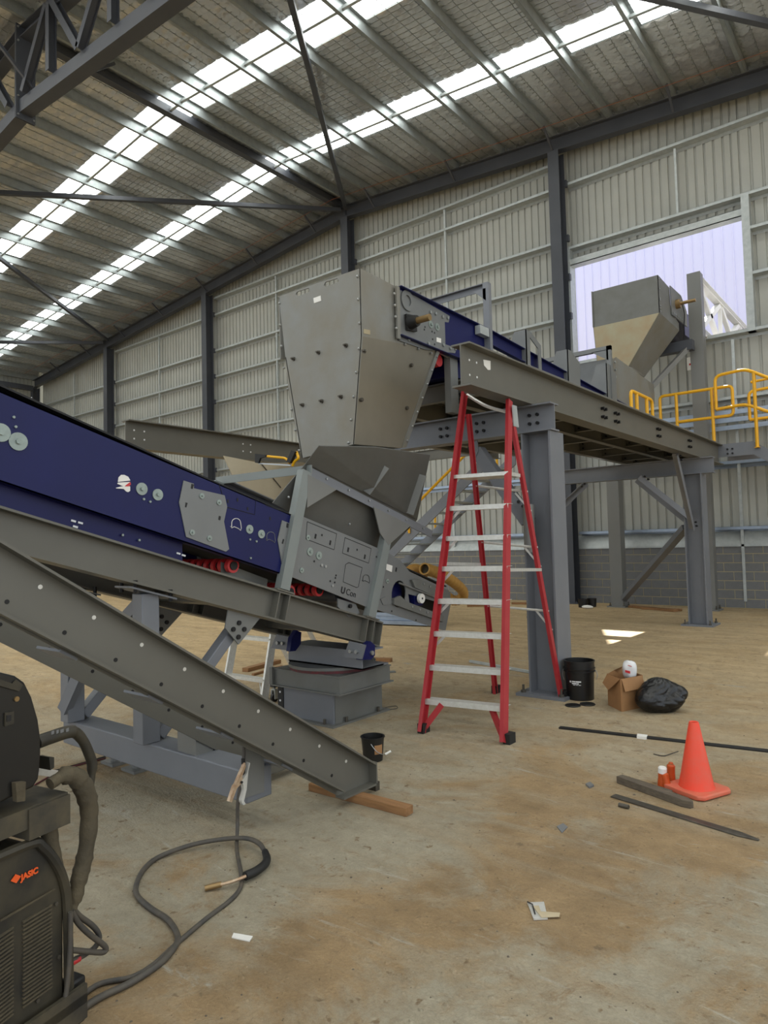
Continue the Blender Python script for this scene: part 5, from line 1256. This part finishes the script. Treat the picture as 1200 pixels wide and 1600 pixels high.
# stack of galvanised lengths behind the tail
for k in range(6):
    z = .02+.075*k; a, c = pz(540, 978, 0), pz(700, 983, 0); d = Vector((0, .03*k, z)); b = B(); b.chan(Vector((a.x-.8, a.y+.15, .075))+d, Vector((c.x-.25-.2*(k % 2), c.y+.15, .075))+d, .07, .2, .004, side=-1)
    ob('galvanised_channel', b, M['galvblue'], label=('bottom', 'second lowest', 'third lowest', 'third highest', 'second highest', 'top')[k]+' length in the stack of galvanised channels behind the conveyor tail', cat='channel', group='stack of galvanised channels')
# tan flexible duct over the tail
def ducting(name, label, pts, r_, X):
    P = smooth_path([px(x_, y_, X_) for x_, y_, X_ in pts], 14); rr = [r_*(1+.07*math.sin(k*2.1)) for k in range(len(P))]
    t_ = thing(name, label, 'duct', P[0])
    b = B(); b.tube(P, rr, 16, cap=False); ob('corrugated_hose', b, M['duct'], t_, ang=60)
    d = (P[0]-P[1]).normalized(); b = B(); b.ring(P[0], d, r_*.8, r_*1.05, .015, 20); ob('end_cuff', b, M['duct'], t_)
    b = B(); b.cyl(P[0]-d*.06, P[0]-d*.05, r_*.9, 16); ob('inner_lining', b, M['sleeve'], t_)
ducting('flexible_duct', 'tan corrugated duct with open end drooping over the conveyor tail', [(664,889,-4.35),(683,895,-4.4),(705,907,-4.45),(722,922,-4.6),(722,934,-4.7),(708,938,-4.8),(695,928,-4.9)], .064, -4.4)
ducting('flexible_duct', 'short bend of tan corrugated duct lying behind the drooping duct', [(636,898,-4.6),(643,890,-4.6),(654,890,-4.6),(663,899,-4.6)], .055, -4.6)
# hacksaw resting on the tie bar
hs = thing('hacksaw', 'yellow hacksaw with black grip resting on the hopper tie bar', 'hacksaw', py(440, 730, cb0.y))
XH = cb0.y
b = B(); b.tube(rnd([py(418,713,XH), py(447,716,XH), py(453,724,XH)], .03), .011, 8); ob('frame_tube', b, M['yellow'], hs)
b = B(); b.prism([py(x_, y_, XH) for x_, y_ in ((401,709),(417,711),(417,714),(409,716),(406,724),(401,723))], (0, -.02, 0)); ob('nose', b, M['black'], hs)
b = B(); b.prism([py(x_, y_, XH) for x_, y_ in ((459,704),(465,706),(457,724),(451,722))], (0, -.03, 0)); ob('grip', b, M['black'], hs)
b = B(); b.tube(rnd([py(463,706,XH), py(467,716,XH), py(460,721,XH), py(457,728,XH)], .02), .012, 8); ob('hand_guard', b, M['yellow'], hs)
b = B(); b.bar(py(404,724,XH), py(454,727,XH), .002, .012); ob('blade', b, M['bolt'], hs)
# litter
def litter(name, label, pts, m, h=.004, cat='litter'):
    b = B(); b.prism([pz(*q, .001) for q in pts], (0, 0, h)); return ob(name, b, M[m], label=label, cat=cat)
lw0 = thing('wrapper', 'silver wrapper with a brown card strip in the middle of the floor', 'litter', pz(843, 1430))
b = B(); b.prism([pz(*q, .002) for q in ((824,1412),(850,1411),(856,1437),(834,1438))], (0, 0, .006)); ob('foil', b, M['alu'], lw0)
b = B(); b.prism([pz(*q, .009) for q in ((832,1416),(842,1416),(845,1425),(875,1427),(874,1433),(846,1434))], (0, 0, .003)); ob('card_strip', b, M['litplate'], lw0)
b = B(); b.tube([pz(824, 1409, .012), pz(832, 1413, .015), pz(836, 1428, .012)], .003, 5); ob('tie', b, M['dprint'], lw0)
litter('paper_tag', 'small grey paper tag on the floor left of the steel strip', ((870,1292),(880,1287),(887,1293),(878,1302)), 'block')
litter('paper_label', 'torn white label with wire on the floor right of the torch cable', ((362,1466),(365,1459),(395,1464),(390,1472)), 'sticker')
litter('paper_tag', 'pale tag lying against the long black bar', ((996,1150),(1012,1152),(1010,1156),(995,1154)), 'sticker', .02)
litter('concrete_chip', 'pale chip of concrete on the floor left of the cone', ((915,1227),(922,1224),(928,1229),(921,1232)), 'block', .012)
b = B(); b.tube(smooth_path([pz(1021, 1178, .006), pz(1036, 1181, .006), pz(1045, 1179, .006), pz(1060, 1174, .03)]), .004, 5); ob('bent_wire', b, M['steelbar'], label='bent dark wire on the floor behind the orange cartridges', cat='wire')
b = B(); b.tube(smooth_path([pz(600, 1106, .004), pz(618, 1103, .004), pz(620, 1107, .004), pz(605, 1109, .004)]), .004, 5); ob('wire_loop', b, M['steelbar'], label='loop of wire on the floor right of the slew pedestal', cat='wire')
rg = random.Random(4); b = B()
for k in range(230):
    x_, y_ = rg.uniform(-60, 1260), rg.uniform(1000, 1660); c_ = pz(x_, y_); r_ = rg.uniform(.002, .007)*(1 if rg.random() < .94 else 1.8)
    b.add([(c_.x+r_*math.cos(a)*rg.uniform(.6, 1.2), c_.y+r_*math.sin(a)*rg.uniform(.6, 1.2), 0) for a in (0, 1.3, 2.5, 3.8, 5)]+[(c_.x, c_.y, r_*rg.uniform(.5, .9))], [(i, (i+1) % 5, 5) for i in range(5)])
ob('loose_grit', b, M['wood2'], floor, kind='stuff')
b = B()
for (cx, cy, sd__, cnt) in ((-1.45, 2.6, .45, 90), (-1.75, 1.85, .35, 120), (-1.3, 4.3, .55, 70), (-1.0, 4.7, .3, 40), (-1.6, 3.4, .5, 40)):
    for k in range(cnt):
        x_, y_ = rg.gauss(cx, sd__), rg.gauss(cy, sd__); r_ = rg.uniform(.004, .016); th = rg.random()*6; h_ = r_*rg.uniform(.2, .45)
        ring_ = [(x_+r_*math.cos(th+a)*rg.uniform(.7, 1.3), y_+r_*math.sin(th+a)*rg.uniform(.5, 1), 0) for a in (0, 1.1, 2.1, 3.2, 4.2, 5.2)]
        b.add(ring_+[((p_[0]*.6+x_*.4), (p_[1]*.6+y_*.4), h_) for p_ in ring_], [(i, (i+1) % 6, (i+1) % 6+6, i+6) for i in range(6)]+[tuple(range(6, 12))])
ob('mud_clods', b, M['floor'], floor, kind='stuff')

# ================================================================== welding set in the near left corner
WO = Vector((-2.3, 1.15, 0)); WA = Vector((-.213, .977, 0)); WN = Vector((.977, .213, 0)); UP = Vector((0,0,1))
def wp(a, c, z): return WO+WA*a+WN*c+UP*z
def wpx(x_, y_, c=0.0): return pl(x_, y_, WO+WN*c, WN)
def wbox(a0, a1, c0, c1, z0, z1):
    b = B(); b.prism([wp(a0, c0, z0), wp(a1, c0, z0), wp(a1, c1, z0), wp(a0, c1, z0)], (0, 0, z1-z0)); return b
TR_ = thing('welding_trolley', 'dusty black welding trolley with a shelf in the near left corner', 'trolley', wp(-.3, -.2, 0))
ob('deck', wbox(-.85, .03, -.40, .03, .10, .13), M['trolley'], TR_)
ob('deck_lip', wbox(-.85, .03, .015, .03, .05, .16), M['trolley'], TR_)
bevel(ob('end_block', wbox(-.005, .05, -.06, .0, .02, .17), M['black'], TR_), .008)
for a in (-.75, .0):
    for c in (-.36, -.03):
        b = B(); q = wp(a, c, .05); b.cyl(q-WN*.015, q+WN*.015, .05, 18); ob('wheel', b, M['black'], TR_)
for a in (-.8, -.33): ob('shelf_post', wbox(a, a+.05, -.06, -.03, .675, .76), M['trolley'], TR_)
for a in (-.8, -.24): ob('shelf_post', wbox(a, a+.05, -.39, -.36, .13, .76), M['trolley'], TR_)
ob('shelf', wbox(-.85, -.02, -.40, .0, .785, .80), M['trolley'], TR_)
ob('shelf_lip', wbox(-.85, -.16, .0, .006, .735, .80), M['trolley'], TR_)
ob('shelf_end_box', wbox(-.17, -.02, -.28, .012, .70, .795), M['trolley'], TR_)
WS = thing('welding_power_source', 'black welding power source with louvred side panel and orange logo', 'welder', wp(-.4, -.2, .13))
prof = [(-.85, .13), (-.03, .13), (-.03, .47), (-.045, .54), (-.085, .62), (-.13, .668), (-.16, .675), (-.85, .675)]
b = B(); b.prism([wp(a, -.34, z) for a, z in prof], WN*.33); bevel(ob('casing', b, M['weld'], WS), .012, 3)
b = B(); b.tube(smooth_path([wp(-.40, -.012, .682), wp(-.16, -.008, .682), wp(-.11, -.005, .655), wp(-.06, -.003, .58), wp(-.03, -.003, .50), wp(-.02, -.003, .40), wp(-.015, -.003, .14)]), .016, 8); ob('edge_trim', b, M['weld'], WS)
b = B(); b.prism([wpx(0,1437), wpx(85,1388), wpx(85,1390), wpx(0,1440)], WN*.004); ob('panel_seam', b, M['sleeve'], WS)
for g0, g1, n, ya, yb in (((35,1441), (80,1414), 22, 0, 127), ((-40,1490), (20,1449), 22, 0, 128)):
    tlp, trp = wpx(*g0, -.008), wpx(*g1, -.008)
    for k in range(n):
        dz = -.0122*k; b = B(); b.bar(tlp+UP*dz, trp+UP*dz, .010, .005); ob('louvre_slat', b, M['sleeve'], WS)
o_ = wpx(33, 1376, -.006); 
text('lettering', 'JASIC', .025, M['orange'], WS, o_, WA, UP+WA*.12, bold=.0012)
q = wpx(24, 1373, -.006); b = B(); b.prism([q+WA*-.016, q+UP*-.014+WA*.002, q+WA*.018, q+UP*.014], WN*.002); ob('logo_mark', b, M['orange'], WS)
b = B()
for q in ((87,1412),(91,1495),(58,1563)): p = wpx(*q, -.008); b.cyl(p, p+WN*.006, .006, 8)
ob('screws', b, M['steelbar'], WS)
WF = thing('wire_feeder', 'black wire feeder case with rounded end standing on the trolley shelf', 'welder', wp(-.4, -.2, .80))
ol = [(-60,1030),(0,1050),(24,1056),(38,1066),(50,1090),(60,1125),(64,1155),(64,1180),(62,1205),(60,1218),(52,1230),(20,1245),(-60,1285)]
b = B(); b.prism([wpx(*q) for q in ol], WN*-.30); bevel(ob('casing', b, M['plastic'], WF), .014, 3)
b = B(); b.prism([wpx(*q, .001) for q in ((-60,1040),(0,1062),(18,1068),(24,1062),(34,1070),(28,1080),(0,1072),(-60,1052))], WN*.006); ob('lid_seam', b, M['weld'], WF)
b = B(); b.prism([wpx(*q, .0) for q in ((6,1114),(20,1111),(20,1130),(6,1135))], WN*.006); ob('latch_plate', b, M['weld'], WF)
b = B(); b.prism([wpx(*q, .006) for q in ((10,1118),(17,1117),(17,1126),(10,1128))], WN*.002); ob('latch_slot', b, M['dprint'], WF)
b = B(); p = wpx(25, 1092, .0); b.cyl(p, p+WN*.006, .008, 10); ob('case_screw', b, M['brass'], WF)
b = B(); b.prism([wpx(*q, .0) for q in ((18,1222),(34,1220),(33,1250),(20,1252))], WN*.02); ob('foot_clip', b, M['sleeve'], WF)
b = B(); b.prism([wpx(*q, -.1) for q in ((58,1180),(66,1180),(66,1196),(60,1200))], WN*.06); ob('gun_socket', b, M['weld'], WF)
# torch hose out of the feeder and wrapped leads
def hose(name, label, pts, r_, m, par=None, c=0.0, n=10, cat='hose', jit=0):
    P = smooth_path([wpx(q[0], q[1], q[2] if len(q) > 2 else c) for q in pts], 5)
    rr = r_ if isinstance(r_, (list, tuple)) else [r_]*len(P)
    if len(rr) != len(P): rr = [rr[min(int(i*len(rr)/len(P)), len(rr)-1)] for i in range(len(P))]
    if jit:
        rg = random.Random(len(pts)); rr = [x_*rg.uniform(1-jit, 1+jit) for x_ in rr]
    b = B(); b.tube(P, rr, n); return ob(name, b, M[m], par, label=label, cat=cat, ang=60)
hg = hose('torch_hose', 'black torch hose with printed collar bending down from the wire feeder', [(58,1160),(80,1152),(105,1144),(118,1145),(130,1158),(139,1178),(144,1196),(141,1225),(139,1250)], [.022,.022,.022,.019,.018,.018,.018,.014,.014], 'weld', c=-.05, cat='hose')
b = B(); 
for xa, xb in ((80,84),(88,91),(94,99),(103,107)): b.prism([wpx(xa,1143-(xa-80)*.18,-.024), wpx(xb,1142-(xb-80)*.18,-.024), wpx(xb,1147-(xb-80)*.18,-.024), wpx(xa,1148-(xa-80)*.18,-.024)], WN*.002)
ob('collar_print', b, M['block'], hg)
hose('cable_sleeve', 'frayed canvas cable sleeve arching off the trolley shelf', [(78,1225),(100,1212),(118,1214),(131,1232),(139,1262),(138,1300),(132,1340),(124,1372),(118,1402),(112,1420)], [.020,.030,.032,.034,.030,.028,.028,.028,.024,.018], 'sleeve', c=-.02, cat='sleeve', jit=.08)
hose('cable_sleeve', 'straight canvas cable sleeve dropping from the shelf behind the power source', [(76,1262),(78,1310),(86,1355),(98,1395),(110,1424)], [.026,.027,.026,.024,.018], 'sleeve', c=-.035, cat='sleeve', jit=.05)
b = B(); b.box(0,0,0,0,0,0) if False else b.prism([wpx(52,1198,-.2), wpx(100,1205,-.2), wpx(98,1216,-.2), wpx(52,1210,-.2)], WN*.012); ob('bright_strip', b, M['alu'], label='strip of bright metal lying on the trolley shelf behind the sleeve', cat='strip')
hose('power_lead', 'black lead looping out to the right below the cable sleeves', [(112,1418),(125,1432),(145,1447),(155,1462),(150,1478),(135,1490),(122,1497),(110,1502)], .0095, 'cable', c=-.02, n=8, cat='cable')
hose('power_lead', 'black lead with a sharp bend crossing under the other loop', [(112,1424),(122,1442),(140,1460),(160,1475),(166,1483),(160,1488),(140,1487),(108,1484)], .0095, 'cable', c=.0, n=8, cat='cable')
hose('power_lead', 'dusty lead hanging straight down the end of the power source', [(110,1425),(110,1470),(106,1530),(100,1570),(88,1610)], .0085, 'cable', c=.02, n=8, cat='cable')
b = B(); p = wpx(112, 1504, -.02); b.cyl(p, p+WA*.03+UP*-.002, .011, 10); ob('lead_plug', b, M['redp'], label='small red plug collar at the end of the power source', cat='plug')
# cables on the floor, torch and earth clamp
r_ = .0125
def fpath(pts, z): return smooth_path([pz(q[0], q[1], q[2] if len(q) > 2 else z) for q in pts], 6)
TG = thing('welding_torch', 'welding torch with dusty cable looped on the floor', 'torch', pz(385, 1370))
tp_ = [(100,1600),(150,1562),(205,1535),(250,1505),(274,1478),(277,1460),(262,1437),(235,1419),(215,1400),(213,1382),(225,1358),(250,1338),(300,1320,.03),(350,1311,.04),(385,1310,.05),(405,1318,.045),(414,1332,.03)]
b = B(); b.tube(fpath(tp_, r_), r_, 8); ob('cable', b, M['cable'], TG, ang=60)
b = B(); b.tube(fpath([(414,1331,.03),(417,1341,.028),(414,1350,.028),(400,1361,.03),(383,1369,.032)], .03), [.018]*30, 10) if False else None
P = fpath([(414,1331,.03),(417,1341,.028),(414,1350,.028),(400,1361,.03),(383,1369,.032)], .03)
b = B(); b.tube(P, [.017+.004*min(i, 8)/8 for i in range(len(P))], 10); ob('handle', b, M['black'], TG, ang=60)
P = fpath([(384,1369,.034),(372,1374,.032),(358,1379,.028),(345,1382,.024)], .03)
b = B(); b.tube(P, .008, 8); ob('swan_neck', b, M['copper'], TG, ang=60)
a, c = pz(346,1381.5,.022), pz(320,1388,.016); b = B(); b.cyl(a, c, .013, 14); ob('nozzle', b, M['brass'], TG)
EC = thing('earth_clamp', 'copper coloured earth clamp hanging on the undercarriage bracket with its cable', 'clamp', px(373, 1221, -3.05))
ep = [(100,1585),(150,1540),(205,1527),(240,1507),(272,1478),(320,1437),(358,1408),(375,1388),(377,1368),(373,1345,.02)]
P = fpath(ep, .010); q = pz(371, 1310, .012)
P2 = smooth_path([P[-1], pz(370,1325,.012), px(371,1290,-3.06), px(372,1250,-3.055), px(380,1200,-3.05), px(381,1160,-3.05)], 6)
b = B(); b.tube(P+P2[1:], .010, 8); ob('cable', b, M['cable'], EC, ang=60)
XE = -3.045
def cpx(x_, y_): return px(330+x_/12, 1150+y_/12, XE)
b = B(); b.prism([cpx(*q) for q in ((590,490),(545,600),(490,720),(420,890),(385,930),(290,1215),(340,1230),(440,960),(520,880),(560,800),(530,760),(600,560))], (.022, 0, 0)); ob('jaw', b, M['copper'], EC)
b = B(); b.prism([cpx(*q) for q in ((660,480),(620,680),(540,800),(500,850),(550,900),(560,1000),(520,1180),(520,1230),(550,1280),(590,1260),(560,1200),(610,980),(640,640),(675,500))], (.026, 0, 0)); ob('jaw', b, M['alu'], EC)
b = B(); p = cpx(515, 850); b.cyl(p-Vector((.004,0,0)), p+Vector((.03,0,0)), .007, 10); ob('pivot', b, M['dprint'], EC)
b = B(); p = cpx(600, 560); b.cyl(p+UP*.04, p-UP*.06, .010, 10); ob('spring_grip', b, M['black'], EC)
# thin red and black leads on the floor beyond the trolley
for i, (pts, m, lb) in enumerate((([(40,1214),(90,1203),(130,1192),(165,1182)], 'black', 'thin black lead running on the floor towards the undercarriage feet'), ([(40,1235),(80,1212),(120,1196),(165,1185)], 'rust', 'thin reddish lead running on the floor towards the undercarriage feet'))):
    b = B(); b.tube(fpath(pts, .006), .006, 6); ob('floor_lead', b, M[m], label=lb, cat='cable')
